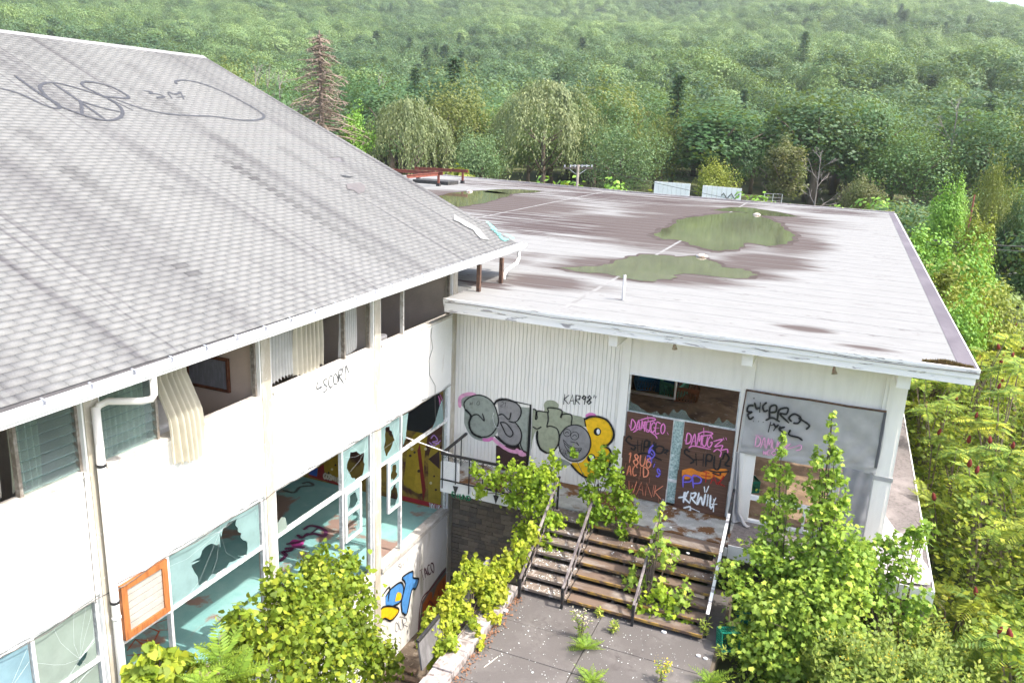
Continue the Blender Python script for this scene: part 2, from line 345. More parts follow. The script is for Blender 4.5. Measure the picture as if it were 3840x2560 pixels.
for i, (k, a, b) in enumerate(tabs):
    t = min(1, max(0, rnd.gauss(.5, .22)))
    if i in single and b-a > .29:
        p = np.array([XE+.012, a, ZE+.006]) + us*k*EXP
        inst('shingle', tvar[int(t*5.99)], p, rf)
    else:
        joined.add(tab_verts(a, b, rnd.uniform(0,.003)) + us*k*EXP, TF); tones += [t]*6; pc = us*k*EXP+[XE,0,0]; soots += [soot(pc[0], (a+b)/2)*rnd.uniform(.8,1.1)]*6
o = obj('shingle_field', joined, SHING, rf, kind='stuff'); tone_attr(o.data, tones)
a = o.data.attributes.new('soot', 'FLOAT', 'FACE'); a.data.foreach_set('value', soots)
obj('ridge_cap', MB().prism([(XR+.16,YE0,roofz(XR+.16)+.022),(XR,YE0,roofz(XR)+.035),(XR-.16,YE0,roofz(XR+.16)+.022),(XR-.16,YE0,roofz(XR+.16)+.008),(XR,YE0,roofz(XR)+.018),(XR+.16,YE0,roofz(XR+.16)+.008)][::-1], (0,YE1-YE0,0)), M('ridge', (.25,.245,.25),(.20,.195,.20)), rf)
obj('rake_board', MB().prism([(XE,YE1-.02,ZE-.02),(XR,YE1-.02,roofz(XR)-.02),(XR,YE1-.02,roofz(XR)-.17),(XE,YE1-.02,ZE-.17)][::-1], (0,.035,0)), WHITE, lodge)
# patched and torn shingles
def roofpt(p, lift=.018):
    v = ray(p); n = np.array([SL,0,1]); t = (ZE+SL*XE - n@CAM)/(n@v); return CAM + t*v + un*lift
Q = crop(1700, 780, 320/2281)
pt = [(0,180),(110,260),(240,330),(420,430),(560,510),(700,600),(850,800),(950,880),(820,870),(720,850),(600,740),(520,620),(470,600),(300,520),(150,420),(0,360)]
obj('flashing_patch', MB().poly([roofpt(Q(p), .030+.001*i) for i, p in enumerate(pt)]), M('pale_patch', (.27,.27,.265), (.23,.23,.23), scale=9), rf)
K8 = crop(0, 100, 1900/2352)
for nm, pts, c in (('bare_patch', [(1605,735),(1670,728),(1695,745),(1690,770),(1665,782),(1640,765),(1612,760)], (.125,.112,.108)), ('lifted_tab', [(1575,692),(1605,696),(1640,702),(1625,706),(1600,704)], (.03,.03,.03))):
    obj(nm, MB().poly([roofpt(K8(p), .030) for p in pts]), paint(nm, c), rf)
# ---- gutter
GT = lambda y: 5.375 + .0080*(y+12.4) - .05
m = MB(); prof = [(.655,.07),(.655,-.045),(.70,-.075),(.775,-.075),(.79,-.03),(.805,-.02),(.805,.045),(.79,.05),(.79,-.01),(.765,-.06),(.70,-.06),(.67,-.04),(.67,.07)]
pA = [(x, -16, GT(-16)+z) for x, z in prof]; pB = [(x, 2.62, GT(2.62)+z) for x, z in prof]; n = len(prof)
m.add(pA+pB, [tuple(range(n)), tuple(range(2*n-1,n-1,-1))]+[(i,(i+1)%n,(i+1)%n+n,i+n) for i in range(n)])
gt = obj('gutter', m, GUTTER, lodge)
y = -15.6
while y < 2.5:
    z = GT(y); h = MB(); h.bar((.63,y,z+.085),(.80,y,z+.055),.028,.005); h.box(.655,.685,y-.03,y+.03,z+.01,z+.06)
    obj('gutter_hanger', h, STEEL, gt); y += .63
obj('gutter_bed', MB().add([(.672,-16,GT(-16)-.035),(.766,-16,GT(-16)-.035),(.766,2.6,GT(2.6)-.035),(.672,2.6,GT(2.6)-.035)], [(0,1,2,3)]), M('gutter_bed_grey', (.17,.17,.18), (.11,.105,.10), scale=3, stretch=(1,.4,1), rough=.6), gt)  # darker grey surface lining the inside of the trough
yo = PX((575,1440),0,.72)[1]
obj('downpipe', MB().tube([(.72,yo,5.28),(.72,yo,5.02),(.70,yo-.03,4.96),(.62,yo-.10,4.94),(.16,-10.55,4.90),(.12,-10.66,4.87),(.115,-10.71,4.80),(.115,-10.71,4.4)], .047, 12), PVC, lodge, smooth=True)
obj('downpipe', MB().tube([(.115,-10.71,4.86),(.115,-10.71,1.4),(.115,-10.71,-4.15)], .055, 14), PVC, lodge, smooth=True)
for z in (4.05, 2.0, 1.75): obj('pipe_collar', MB().tube([(.115,-10.71,z-.02),(.115,-10.71,z+.02)], .064, 14), PVC if z < 1.9 else BLACKM, lodge, smooth=True)
cp = [(.72,2.25,5.30),(.72,2.25,5.12),(.73,2.1,5.02),(.74,1.7,4.97),(.75,1.35,4.93),(.76,1.2,4.84),(.76,1.18,4.70)]
fine = []
for i in range(len(cp)-1):
    for t in range(6): fine.append(tuple(np.array(cp[i])*(1-t/6)+np.array(cp[i+1])*t/6))
obj('downpipe', MB().tube(fine, [.042 if k % 2 else .05 for k in range(len(fine))], 12), PVC, lodge, smooth=True)
for x, y in ((.70,-.24),(.74,1.04)): obj('eave_post', MB().box(x-.045,x+.045,y-.045,y+.045,4.64,5.30), RUSTY, lodge)
# ---- cables along the panels
def wob(a, b, n, amp, seed):
    r = random.Random(seed); a = np.array(a, float); b = np.array(b, float); ph = r.uniform(0, 6)
    return [tuple(a+(b-a)*i/n + np.array([abs(amp*.3), 0, amp*math.sin(i*.9+ph)+r.uniform(-amp,amp)*.5])) for i in range(n+1)]
CABLE = M('grey_cable', (.09,.085,.08), (.16,.15,.14), scale=9)
obj('cable', MB().tube(wob((.03,-14,2.12),(.05,-.32,2.15),70,.022,1), .007, 5), CABLE, lodge)
obj('cable', MB().tube(wob((.05,-10.93,4.02),(.05,-10.95,2.1),14,.0,2), .007, 5), CABLE, lodge)
K2 = crop(800, 1050, 960/1505)
obj('cable', MB().tube([tuple(PX(K2(p),0,.03)) for p in [(1275,245),(1287,270),(1280,330),(1290,400),(1268,470),(1272,560),(1305,620),(1303,690),(1305,780),(1310,860)]], .006, 5), CABLE, lodge)
# ---- window joinery
def vbar(y, z0, z1, w=.05, x0=-.10, x1=-.03, nm='mullion', mt=None, par=None): return obj(nm, MB().box(x0,x1,y-w/2,y+w/2,z0,z1), mt or ALU, par or lodge)
def hbar(y0, y1, z, h=.055, x0=-.11, x1=-.025, nm='transom', mt=None): return obj(nm, MB().box(x0,x1,y0,y1,z-h/2,z+h/2), mt or ALU, lodge)
MUL = [-11.84, -9.62, -5.03, -2.66]; ZT = 1.17
for i, (a, b) in enumerate(BAY):
    vbar(a+.03, ZL+.03, ZB-.03, .05); vbar(b-.03, ZL+.03, ZB-.03, .05)
    hbar(a+.055, MUL[i]-.025, ZT); hbar(MUL[i]+.025, b-.055, ZT)
    vbar(MUL[i], ZL+.03, ZB-.03, .05, -.105, -.02)
    hbar(a+.055, b-.055, ZB-.05, .05, nm='window_head')
def holed(rect, hole, x, seed, th=.006):
    """pane in the plane x with a jagged hole: ring of quads between the hole and the frame"""
    y0, y1, z0, z1 = rect; r = random.Random(seed)
    cy = sum(p[0] for p in hole)/len(hole); cz = sum(p[1] for p in hole)/len(hole)
    H2 = []
    for i in range(len(hole)):
        a = hole[i]; b = hole[(i+1) % len(hole)]
        L_ = math.hypot(b[0]-a[0], b[1]-a[1])
        for t in (0, .33, .66): H2.append((a[0]*(1-t)+b[0]*t+(r.uniform(-.16,.16)*L_ if t else 0), a[1]*(1-t)+b[1]*t+(r.uniform(-.16,.16)*L_ if t else 0)))
    ang = lambda p: math.atan2(p[1]-cz, p[0]-cy)
    H2.sort(key=ang)
    for c_ in ((y0,z0),(y1,z0),(y1,z1),(y0,z1)):
        q = ang(c_); k = 0
        while k < len(H2) and ang(H2[k]) < q: k += 1
        a, b = H2[k-1], H2[k % len(H2)]; d0 = (q-ang(a)) % 6.2832; d1 = (ang(b)-q) % 6.2832; ra = math.hypot(a[0]-cy, a[1]-cz); rb = math.hypot(b[0]-cy, b[1]-cz); rr_ = (ra*d1+rb*d0)/(d0+d1+1e-9)
        H2.insert(k, (cy+rr_*math.cos(q), cz+rr_*math.sin(q)))
    out = []
    for p in H2:
        dy, dz = p[0]-cy, p[1]-cz; ts = []
        if dy > 0: ts.append((y1-cy)/dy)
        if dy < 0: ts.append((y0-cy)/dy)
        if dz > 0: ts.append((z1-cz)/dz)
        if dz < 0: ts.append((z0-cz)/dz)
        t = max(1.001, min(q for q in ts if q > 0)); out.append((cy+dy*t, cz+dz*t))
    n = len(H2); m = MB(); vs = []
    for dx in (0, th):
        vs += [(x+dx, *p) for p in H2] + [(x+dx, *p) for p in out]
    fs = []
    for i in range(n):
        j = (i+1) % n; fs += [(i, j, n+j, n+i), (2*n+n+i, 2*n+n+j, 2*n+j, 2*n+i), (i, 2*n+i, 2*n+j, j)]
    return m.add(vs, fs)
GTEAL = glass_mat('teal_glass', (.27,.40,.40), .25); GGREEN = glass_mat('green_glass', (.28,.34,.30), .25); GBLUE = glass_mat('blue_glass', (.22,.35,.41), .22); GCLR = glass_mat('clear_glass', (.30,.35,.34), .78)
def cracks(cen, n, L, x, seed, par):
    r = random.Random(seed); m = MB()
    for k in range(n):
        a = r.uniform(0, 6.28); p = list(cen); pts = [(x, *p)]
        for s in range(3):
            a += r.uniform(-.35,.35); st = L*r.uniform(.2,.45); p = [p[0]+math.cos(a)*st, p[1]+math.sin(a)*st]; pts.append((x, *p))
        y0,y1,z0,z1 = par[1]
        pts = [(q[0], min(max(q[1],y0),y1), min(max(q[2],z0),z1)) for q in pts]
        m.tube(pts, .0011, 3, False)
    obj('crack_lines', m, M('crack', (.60,.66,.66)), par[0])
def pane(rect, hole, mt, seed, x=-.065, ncr=8):
    y0, y1, z0, z1 = rect
    mb = holed(rect, hole, x, seed) if hole else MB().box(x, x+.006, y0, y1, z0, z1)
    p = obj('glass_pane', mb, mt, lodge)
    if ncr:
        c = hole[rnd.randrange(len(hole))] if hole else ((y0+y1)/2, (z0+z1)/2)
        cracks(c, ncr, (y1-y0)*.9, x+.009, seed+5, (p, rect))
    return p
def hp(cr, pts, x=-.065): return [tuple(PX(cr(p), 0, x)[1:]) for p in pts]
K1 = crop(0, 1280, 960/1176); K7 = crop(400, 1700, 1400/2352)
pane((-13.9, -11.88, ZT+.03, ZB-.06), [(-12.2,1.55),(-12.15,1.6),(-12.1,1.55),(-12.15,1.5)], GBLUE, 1)
pane((-11.80, -10.94, ZT+.03, ZB-.06), hp(K1, [(345,1480),(365,1455),(385,1430),(402,1420),(395,1445),(380,1470),(365,1490)]), GGREEN, 2, ncr=12)
pane((-11.80, -10.94, .1, ZT-.04), [(-11.6,.9),(-11.3,1.0),(-11.1,.9),(-11.15,.5),(-11.5,.45)], GGREEN, 3, ncr=5)
pane((-13.9, -11.88, .1, ZT-.04), None, GBLUE, 4)
pane((-9.58, -7.53, ZT+.03, ZB-.06), hp(K7, [(530,685),(590,670),(600,610),(660,565),(715,590),(710,490),(760,440),(815,410),(825,490),(860,545),(885,560),(880,640),(820,640),(730,720),(735,750),(650,770),(580,830),(570,770)]), GTEAL, 6, ncr=10)
pane((-4.98, -4.01, ZT+.03, ZB-.06), hp(K2, [(785,1080),(805,1010),(840,1005),(885,1010),(888,1080),(880,1130),(850,1165),(820,1165),(795,1130)]), GTEAL, 7, ncr=7)
pane((-3.53, -2.70, ZT+.03, ZB-.06), hp(K2, [(1010,870),(1035,860),(1050,900),(1065,940),(1045,985),(1020,1035),(1005,1000),(1010,940)]), GTEAL, 8, ncr=6)
# standing shards
def shard(cr, pts, mt=GTEAL, x=-.06): return obj('glass_shard', MB().prism([tuple(PX(cr(p), 0, x)) for p in pts], (.006,0,0)), mt, lodge)
shard(K7, [(1080,530),(1075,440),(1100,400),(1125,402),(1138,465)], GGREEN)
shard(K2, [(1115,970),(1105,800),(1145,780),(1135,860),(1130,930)])
shard(K2, [(1280,880),(1300,840),(1330,740),(1345,700),(1352,830)])
# hanging casements
for i, (y0, y1, z0, z1) in enumerate(((-4.97,-4.36,-.02,1.13), (-3.26,-2.71,-.13,1.13))):
    f = MB(); x0, x1 = -.055, .0; t = .06
    f.box(x0,x1,y0,y1,z1-t,z1); f.box(x0,x1,y0,y1,z0,z0+t); f.box(x0,x1,y0,y0+t,z0+t,z1-t); f.box(x0,x1,y1-t,y1,z0+t,z1-t); zm = (z0+z1)/2+.05; f.box(x0,x1,y0+t,y1-t,zm-.025,zm+.025)
    cs = obj('casement', f, WHITE, lodge)
    obj('glass_pane', holed((y0+t,y1-t,zm+.03,z1-t), [(y0+.14,zm+.12),(y0+.2,z1-.14),(y1-.2,z1-.16),(y1-.12,zm+.15),(y1-.25,zm+.07)], -.03, 20+i), GTEAL, cs)
    obj('glass_pane', holed((y0+t,y1-t,z0+t,zm-.03), [(y0+.12,z0+.15),(y0+.15,zm-.15),(y1-.2,zm-.06),(y1-.1,z0+.25),(y1-.2,z0+.1)], -.03, 30+i), GTEAL, cs)
obj('loose_trim_board', MB().bar(PX(K2((1135,925)),0,.0), PX((1697,1702),1,-1.2), .05, .02), WHITE, lodge)
# air conditioner sleeve closed with a framed ribbed board
A0, A1, B0, B1 = -10.52, -9.68, 1.22, 2.10
f = MB(); t = .10; x0, x1 = -.06, .03
f.box(x0,x1,A0,A1,B1-t,B1); f.box(x0,x1,A0,A1,B0,B0+t); f.box(x0,x1,A0,A0+t,B0+t,B1-t); f.box(x0,x1,A1-t,A1,B0+t,B1-t)
sv = obj('sleeve_frame', f, WOOD, lodge)
for k in range(6):
    z0 = B0+t+k*(B1-B0-2*t)/6; obj('slat', MB().box(-.02,.005,A0+t,A1-t,z0+.004,z0+(B1-B0-2*t)/6-.008), M('ribbed_board', (.36,.34,.31), (.30,.28,.25), scale=3), sv)
vp = MB().box(.017,.03,-12.45,PX((94,2210),0,.02)[1],PX((94,2330),0,.02)[2],PX((94,2210),0,.02)[2])
vg = obj('vent_grille', vp, WHITE, lodge)
for k in range(4):
    z0 = PX((94,2325),0,.02)[2]+k*.085; obj('slat', MB().box(.031,.045,-12.44,PX((94,2210),0,.02)[1]-.01,z0,z0+.055), M('rust_white', (.74,.66,.58),(.62,.42,.26),scale=5,lo=.6,hi=.75), vg)
# ---- upper windows: frames and louvres
BRN = M('brown_frame', (.17,.145,.12), (.30,.28,.25), scale=12)
UM = [PX(K1((75,560)),0,-.07)[1], PX(K1((712,300)),0,-.07)[1], PX(K2((765,300)),0,-.07)[1], PX(K2((1112,200)),0,-.07)[1]]
for i, (a, b) in enumerate(BAY):
    vbar(a+.02, ZS+.056, ZCE, .04, -.12, -.05, 'window_jamb', BRN); vbar(b-.02, ZS+.056, ZCE, .04, -.12, -.05, 'window_jamb', BRN)
    vbar(UM[i], ZS+.056, ZCE, .045, -.12, -.04, 'mullion', BRN if i != 3 else SILL)
for (y0, y1), n in (((UM[0]+.03, BAY[0][1]-.05), 9), ((BAY[1][0]+.05, UM[1]-.03), 9)):
    for k in range(n):
        z0 = ZS+.09+k*.135; obj('louvre_pane', MB().add([(-.13,y0,z0+.11),(-.13,y1,z0+.11),(-.05,y1,z0),(-.05,y0,z0),(-.126,y0,z0+.113),(-.126,y1,z0+.113),(-.046,y1,z0+.003),(-.046,y0,z0+.003)], [(0,1,2,3),(7,6,5,4),(3,2,6,7)]), GCLR, lodge)
# ---- curtains, headboard, beds
def curtain(y0, y1, z0, z1, x, mt, label, waves=9, amp=.035, lean=0, out=0, seed=0):
    r = random.Random(seed); nu, nv = 64, 12; V = []
    ph = [r.uniform(0, 6.28) for _ in range(4)]
    for j in range(nv+1):
        t = j/nv; z = z1+(z0-z1)*t
        for i in range(nu+1):
            s = i/nu; yy = y0+(y1-y0)*(.5+(s-.5)*(1+.25*t*lean)) + lean*.25*t
            xx = x + amp*(1+.3*math.sin(3*s+ph[0]))*math.sin(2*math.pi*waves*s+ph[1]+.5*math.sin(3*t+ph[2])+1.1*math.sin(7*s+ph[3]+1.5*t)) + out*max(0, min(1, (t-.25)/.35)) + .02*math.sin(5*s+4*t+ph[3])*t
            zz = z + (.05*math.sin(4*s+ph[2])+.03*math.sin(2*math.pi*waves*s))*(t > .95)
            V.append((xx, yy, zz))
    F = [(j*(nu+1)+i, j*(nu+1)+i+1, (j+1)*(nu+1)+i+1, (j+1)*(nu+1)+i) for j in range(nv) for i in range(nu)]
    return obj('curtain', MB().add(V, F), mt, smooth=True, label=label, cat='curtain', group='curtains in the upper windows', loc=None)
def cloth_mat(name, c, tr=.4):
    m, nt, b = base_mat(name); cc = mix(nt, ramp(nt, noise(nt, 3), .4, .7), c, tuple(x*.85 for x in c)); nt.links.new(cc, b.inputs['Base Color']); b.inputs['Roughness'].default_value = .9
    t = N(nt, 'ShaderNodeBsdfTranslucent'); nt.links.new(cc, t.inputs[0]); ms = N(nt, 'ShaderNodeMixShader'); ms.inputs[0].default_value = tr
    nt.links.new(b.outputs[0], ms.inputs[1]); nt.links.new(t.outputs[0], ms.inputs[2]); nt.links.new(ms.outputs[0], nt.nodes['Material Output'].inputs[0]); return m
CREAM = cloth_mat('cream_cloth', (.70,.66,.55)); SHEER = cloth_mat('sheer_cloth', (.66,.66,.64)); GCUR = cloth_mat('dull_cloth', (.50,.47,.38))
curtain(-12.75, UM[0]-.06, ZS+.0, ZCE-.02, -.28, CREAM, 'cream curtain in the louvred window above the slatted vent grille', 5, .04, seed=1)
curtain(UM[0]+.03, UM[0]+.42, ZS+.02, ZCE-.02, -.25, GCUR, 'dull cream curtain behind the louvres left of the downpipe', 4, .035, seed=2)
curtain(BAY[1][0]+.05, UM[1]-.05, ZS+.03, ZCE-.02, -.24, GCUR, 'dull striped curtain behind louvres right of the downpipe', 9, .035, seed=3)
curtain(UM[1]+.04, UM[1]+.66, 3.55, ZCE-.02, -.15, CREAM, 'cream curtain blown out of its window and hanging over the sill', 6, .045, lean=.34, out=.24, seed=4)
curtain(-7.08, -6.2, ZS+.07, ZCE-.02, -.2, SHEER, 'sheer white curtain beside the tan post above the black tag', 11, .025, seed=5)
curtain(-6.3, -5.42, ZS+.07, ZCE-.02, -.15, CREAM, 'cream pleated curtain half drawn in the middle window', 7, .045, seed=6)
curtain(UM[2]+.05, UM[2]+.62, ZS+.07, ZCE-.02, -.2, SHEER, 'grey sheer curtain in the narrow pane next to the corner bay', 8, .03, seed=7)
hb = [PX(K1(p), 1, -7.38) for p in [(858,85),(1052,100),(1055,235),(858,190)]]
hx0, hx1 = hb[0][0], hb[1][0]; hz0, hz1 = hb[2][2], hb[1][2]+.08
t_ = thing('headboard', 'grey padded headboard in a brown wooden frame on a beige wall', 'headboard', ((hx0+hx1)/2, -7.4, hz0))
f = MB(); f.box(hx0,hx1,-7.42,-7.36,hz1-.05,hz1); f.box(hx0,hx1,-7.42,-7.36,hz0,hz0+.05); f.box(hx1-.05,hx1,-7.42,-7.36,hz0+.05,hz1-.05); f.box(hx0,hx0+.05,-7.42,-7.36,hz0+.05,hz1-.05)
obj('frame', f, M('dark_brown_wood', (.13,.045,.02), (.08,.03,.015), scale=9), t_, bevel=.008)
obj('padding', MB().box(hx0+.05,hx1-.05,-7.40,-7.37,hz0+.05,hz1-.05), M('grey_fabric', (.17,.17,.19), (.22,.22,.25), scale=4, stretch=(6,1,1)), t_, bevel=.01)
for (x0, x1, y0, y1, lab) in ((-2.6,-.5,-9.3,-8.2,'bare pale mattress in the room with the padded headboard'), (-2.2,-.45,-3.4,-2.55,'bare white mattress in the empty corner room')):
    t_ = thing('bed', lab, 'bed', ((x0+x1)/2,(y0+y1)/2,ZF2))
    obj('bed_base', MB().box(x0,x1,y0,y1,ZF2,ZF2+.45), M('bed_base', (.3,.28,.26)), t_); obj('mattress', MB().box(x0,x1,y0,y1,ZF2+.45,ZF2+.98), M('mattress_cloth', (.68,.66,.64), (.6,.58,.55)), t_, bevel=.05)
# ================================================================ FLAT ROOFED HALL (right building)
hall = thing('flat_roof_hall', 'low white hall with stained flat roof, boarded doors and a raised deck', 'building', (5.5, 0, -1.7))
ZR = 4.634; XR2 = 11.39; YFR = -1.40
def yfar(x): return np.interp(x, [-30, -17, -2, 11.4], [41, 37.4, 34.0, 33.3])
def roof_material():
    m, nt, b = base_mat('flat_roof'); b.inputs['Specular IOR Level'].default_value = 0
    at = N(nt, 'ShaderNodeAttribute', attribute_name='stain'); a2 = N(nt, 'ShaderNodeAttribute', attribute_name='streak')
    n1 = noise(nt, .6, (.28,1.7,1), 9, .68, dist=.3); n2 = noise(nt, 1.3, (.16,1.9,1), 8, .7); n3 = noise(nt, 3.2, (.5,1.4,1), 6, .7)
    def add(*xs):
        cur = None
        for x, k in xs:
            mm = N(nt, 'ShaderNodeMath', operation='MULTIPLY'); nt.links.new(x, mm.inputs[0]); mm.inputs[1].default_value = k
            if cur is None: cur = mm.outputs[0]
            else:
                s = N(nt, 'ShaderNodeMath', operation='ADD'); nt.links.new(cur, s.inputs[0]); nt.links.new(mm.outputs[0], s.inputs[1]); cur = s.outputs[0]
        return cur
    c = mix(nt, ramp(nt, n3, .35, .7), (.236,.238,.234), (.205,.206,.202))
    f = add((at.outputs['Fac'], .62), (n1, .60), (n2, .30))
    c = mix(nt, ramp(nt, f, .63, .80, (0,0,0), (.92,.92,.92)), c, (.082,.066,.063))
    f2 = add((a2.outputs['Fac'], .46), (n2, 1.0))
    c = mix(nt, ramp(nt, f2, .83, .90, (0,0,0), (.9,.9,.9)), c, (.066,.05,.05))
    n4 = noise(nt, 2.6, (.6,1.8,1), 9, .75); f3 = add((n4, .75), (n1, .25)); c = mix(nt, ramp(nt, f3, .575, .63, (0,0,0), (.75,.75,.75)), c, (.085,.07,.07))
    nt.links.new(c, b.inputs['Base Color']); bump(nt, n3, .25, .01, b)
    r = N(nt, 'ShaderNodeMapRange'); nt.links.new(f, r.inputs[0]); r.inputs[1].default_value = .6; r.inputs[2].default_value = 1.1; r.inputs[3].default_value = .9; r.inputs[4].default_value = .6
    nt.links.new(r.outputs[0], b.inputs['Roughness']); return m
def roof_grid(x0, x1, y0, nx, ny):
    us_ = np.linspace(x0, x1, nx); vs_ = np.linspace(0, 1, ny)**1.15
    X, V = np.meshgrid(us_, vs_, indexing='ij'); Y = y0 + V*(yfar(X)-y0); return X, Y, np.full_like(X, ZR)
BL = [((1600, 525), 4.92, 7.6, 1.0), ((1480, 620), 2.95, 2.08, 1.0), ((1640, 615), 2.46, 2.4, 0.8), ((1260, 645), 1.64, 1.28, 0.75), ((1420, 510), 4.1, 4.8, 0.65), ((1820, 560), 1.8, 4.0, 0.8), ((1760, 600), 1.8, 2.4, 0.8), ((1650, 490), 5.74, 4.0, 0.9), ((1150, 470), 5.74, 4.8, 0.8), ((1080, 455), 6.56, 4.8, 0.9), ((1500, 460), 7.38, 4.0, 0.6), ((1850, 755), 0.74, 0.36, 0.75), ((1990, 800), 0.82, 0.28, 0.6), ((1200, 590), 1.23, 2.0, 0.5), ((1380, 660), 1.31, 0.64, 0.55)]
BS = [((1230,520),4.5,4.5,1.0), ((1160,500),4,5,1.0), ((1350,450),12,8,.85), ((1250,430),14,7,.9), ((1900,485),5,3,1.0), ((1550,450),12,4,.9), ((1720,470),8,3,.8), ((1120,655),1.2,.8,.9)]
def field(X, Y, L):
    out = np.zeros_like(X)
    for p, rx, ry, k in L:
        c = PX(D(p), 2, ZR); q = ((X-c[0])/rx)**2 + ((Y-c[1])/ry)**2; out = np.maximum(out, k*np.exp(-q*.9))
    return out
ROOFM = roof_material()
def roof_piece(nm, x0, x1, y0, nx, ny):
    X, Y, Z = roof_grid(x0, x1, y0, nx, ny); ids = np.arange(X.size).reshape(X.shape); g = NM()
    g.add(np.stack([X, Y, Z], -1), np.stack([ids[:-1,:-1], ids[1:,:-1], ids[1:,1:], ids[:-1,1:]], -1).reshape(-1, 4))
    o = obj(nm, g, ROOFM, hall)
    for an, L in (('stain', BL), ('streak', BS)):
        a = o.data.attributes.new(an, 'FLOAT', 'POINT'); a.data.foreach_set('value', field(X, Y, L).ravel())
roof_piece('roof_membrane', .36, 11.37, YFR+.02, 70, 200)
roof_piece('roof_membrane', -22, .36, .12, 60, 120)
s = MB().prism([(.36,YFR+.035,4.33),(11.35,YFR+.035,4.33),(11.27,33.2,4.33),(-2,33.9,4.33),(-22,38.2,4.33),(-22,.12,4.33),(.36,.12,4.33)], (0,0,.295))
obj('roof_slab', s, SHADEW, hall)
obj('gravel_stop', MB().box(.34, XR2, YFR-.025, YFR+.02, 4.575, 4.645), FASCIA, hall, bevel=.006)
obj('fascia_board', MB().box(.34, XR2, YFR-.005, YFR+.018, 4.462, 4.574), FASCIA, hall)
obj('fascia_board', MB().box(.36, XR2-.06, YFR+.02, YFR+.034, 4.316, 4.47), FASCIA, hall)
obj('fascia_board', MB().prism([(XR2-.02,YFR+.02,4.46),(XR2-.02,YFR+.02,4.645),(11.29,33.3,4.645),(11.29,33.3,4.46)], (-.02,0,0)), FASCIA, hall)
obj('edge_strip', MB().poly([(11.04,YFR+.08,ZR+.006),(11.385,YFR+.05,ZR+.006),(11.29,33.2,ZR+.006),(10.98,33.2,ZR+.006)]), M('edge_felt', (.095,.08,.092), (.13,.112,.125), scale=1.2, stretch=(1,.5,1), rough=.7), hall)
obj('far_edge', MB().prism([(-22,38.0,4.5),(-2,34.0,4.5),(11.3,33.3,4.5),(11.3,33.42,4.5),(-2,34.12,4.5),(-22,38.12,4.5)], (0,0,.21)), M('edge_metal', (.42,.38,.36),(.3,.25,.23)), hall)
pts = []
r = random.Random(5)
for i in range(46):
    x = .4+i*(XR2-.45)/45; pts.append((x, YFR-.035, 4.555+.018*math.sin(i*.45)+r.uniform(-.006,.006)))
obj('cable', MB().tube(pts, .008, 5), CABLE, hall)
SEAM = M('membrane_seam', (.19,.186,.184), (.22,.218,.216), scale=3, stretch=(.3,1,1), rough=.95, spec=0)
k = 0; y = YFR+.9
while y < 33:
    x0 = .38 if y < .2 else max(-21.5, -21.5); obj('membrane_seam', MB().box(x0, 11.0, y-.012, y+.012, ZR-.01, ZR+.0028), SEAM, hall); y += .96; k += 1
for x_ in (3.1, -6.0): obj('membrane_seam', MB().box(x_-.05, x_+.05, .3 if x_ < 0 else YFR+.1, 33.4, ZR-.01, ZR+.0034), M('white_seam', (.235,.235,.232), (.17,.165,.162), scale=2, spec=0), hall)
# roof furniture
vp = PX((2336,1126), 2, ZR)
obj('vent_pipe', MB().tube([vp+[0,0,-.01], vp+[.0,0,.03], vp+[0,0,.62]], [.07,.038,.036], 12), M('vent_metal', (.42,.42,.42), (.34,.33,.33)), hall, smooth=True)
for p in ((1612,590), (1738,494), (1078,441)):
    c = PX(D(p), 2, ZR); d_ = obj('roof_drain', MB().tube([c+[0,0,0], c+[0,0,.05], c+[0,0,.10]], [.20,.19,.08], 12), M('drain_cover', (.55,.5,.45), (.25,.12,.06), scale=7), hall, smooth=True)
def water():
    m, nt, b = base_mat('puddle_water'); c = mix(nt, ramp(nt, noise(nt, .5, detail=4), .4, .65), (.075,.076,.045), (.10,.10,.062)); nt.links.new(c, b.inputs['Base Color'])
    b.inputs['Roughness'].default_value = .04; b.inputs['IOR'].default_value = 1.33; b.inputs['Specular IOR Level'].default_value = .6
    bump(nt, noise(nt, 6, detail=2), .03, .01, b); return m
WATER = water()
from mathutils.geometry import tessellate_polygon as tess
PUD = [('wide green puddle on the flat roof nearest the vent pipe', [(1285,615),(1330,613),(1400,606),(1440,591),(1500,585),(1560,590),(1600,588),(1640,600),(1660,612),(1700,618),(1735,628),(1700,640),(1640,640),(1590,628),(1560,630),(1540,640),(1490,645),(1440,640),(1400,630),(1340,625)]),
       ('large green puddle spread across the middle of the flat roof', [(1505,537),(1540,520),(1560,505),(1620,495),(1700,488),(1760,500),(1790,515),(1810,530),(1825,545),(1800,560),(1760,565),(1720,558),(1690,572),(1640,575),(1600,565),(1560,552),(1520,548)]),
       ('thin puddle beside the far white roof drain', [(1640,482),(1700,476),(1750,481),(1790,488),(1830,497),(1760,495),(1700,487)]),
       ('dark puddle below the red steel frame on the roof', [(1005,452),(1060,441),(1120,438),(1170,447),(1140,458),(1090,470),(1040,474)]),
       ('narrow dark puddle behind the small roof drain and frame', [(1110,440),(1150,435),(1210,436),(1240,440),(1180,445),(1140,444)])]
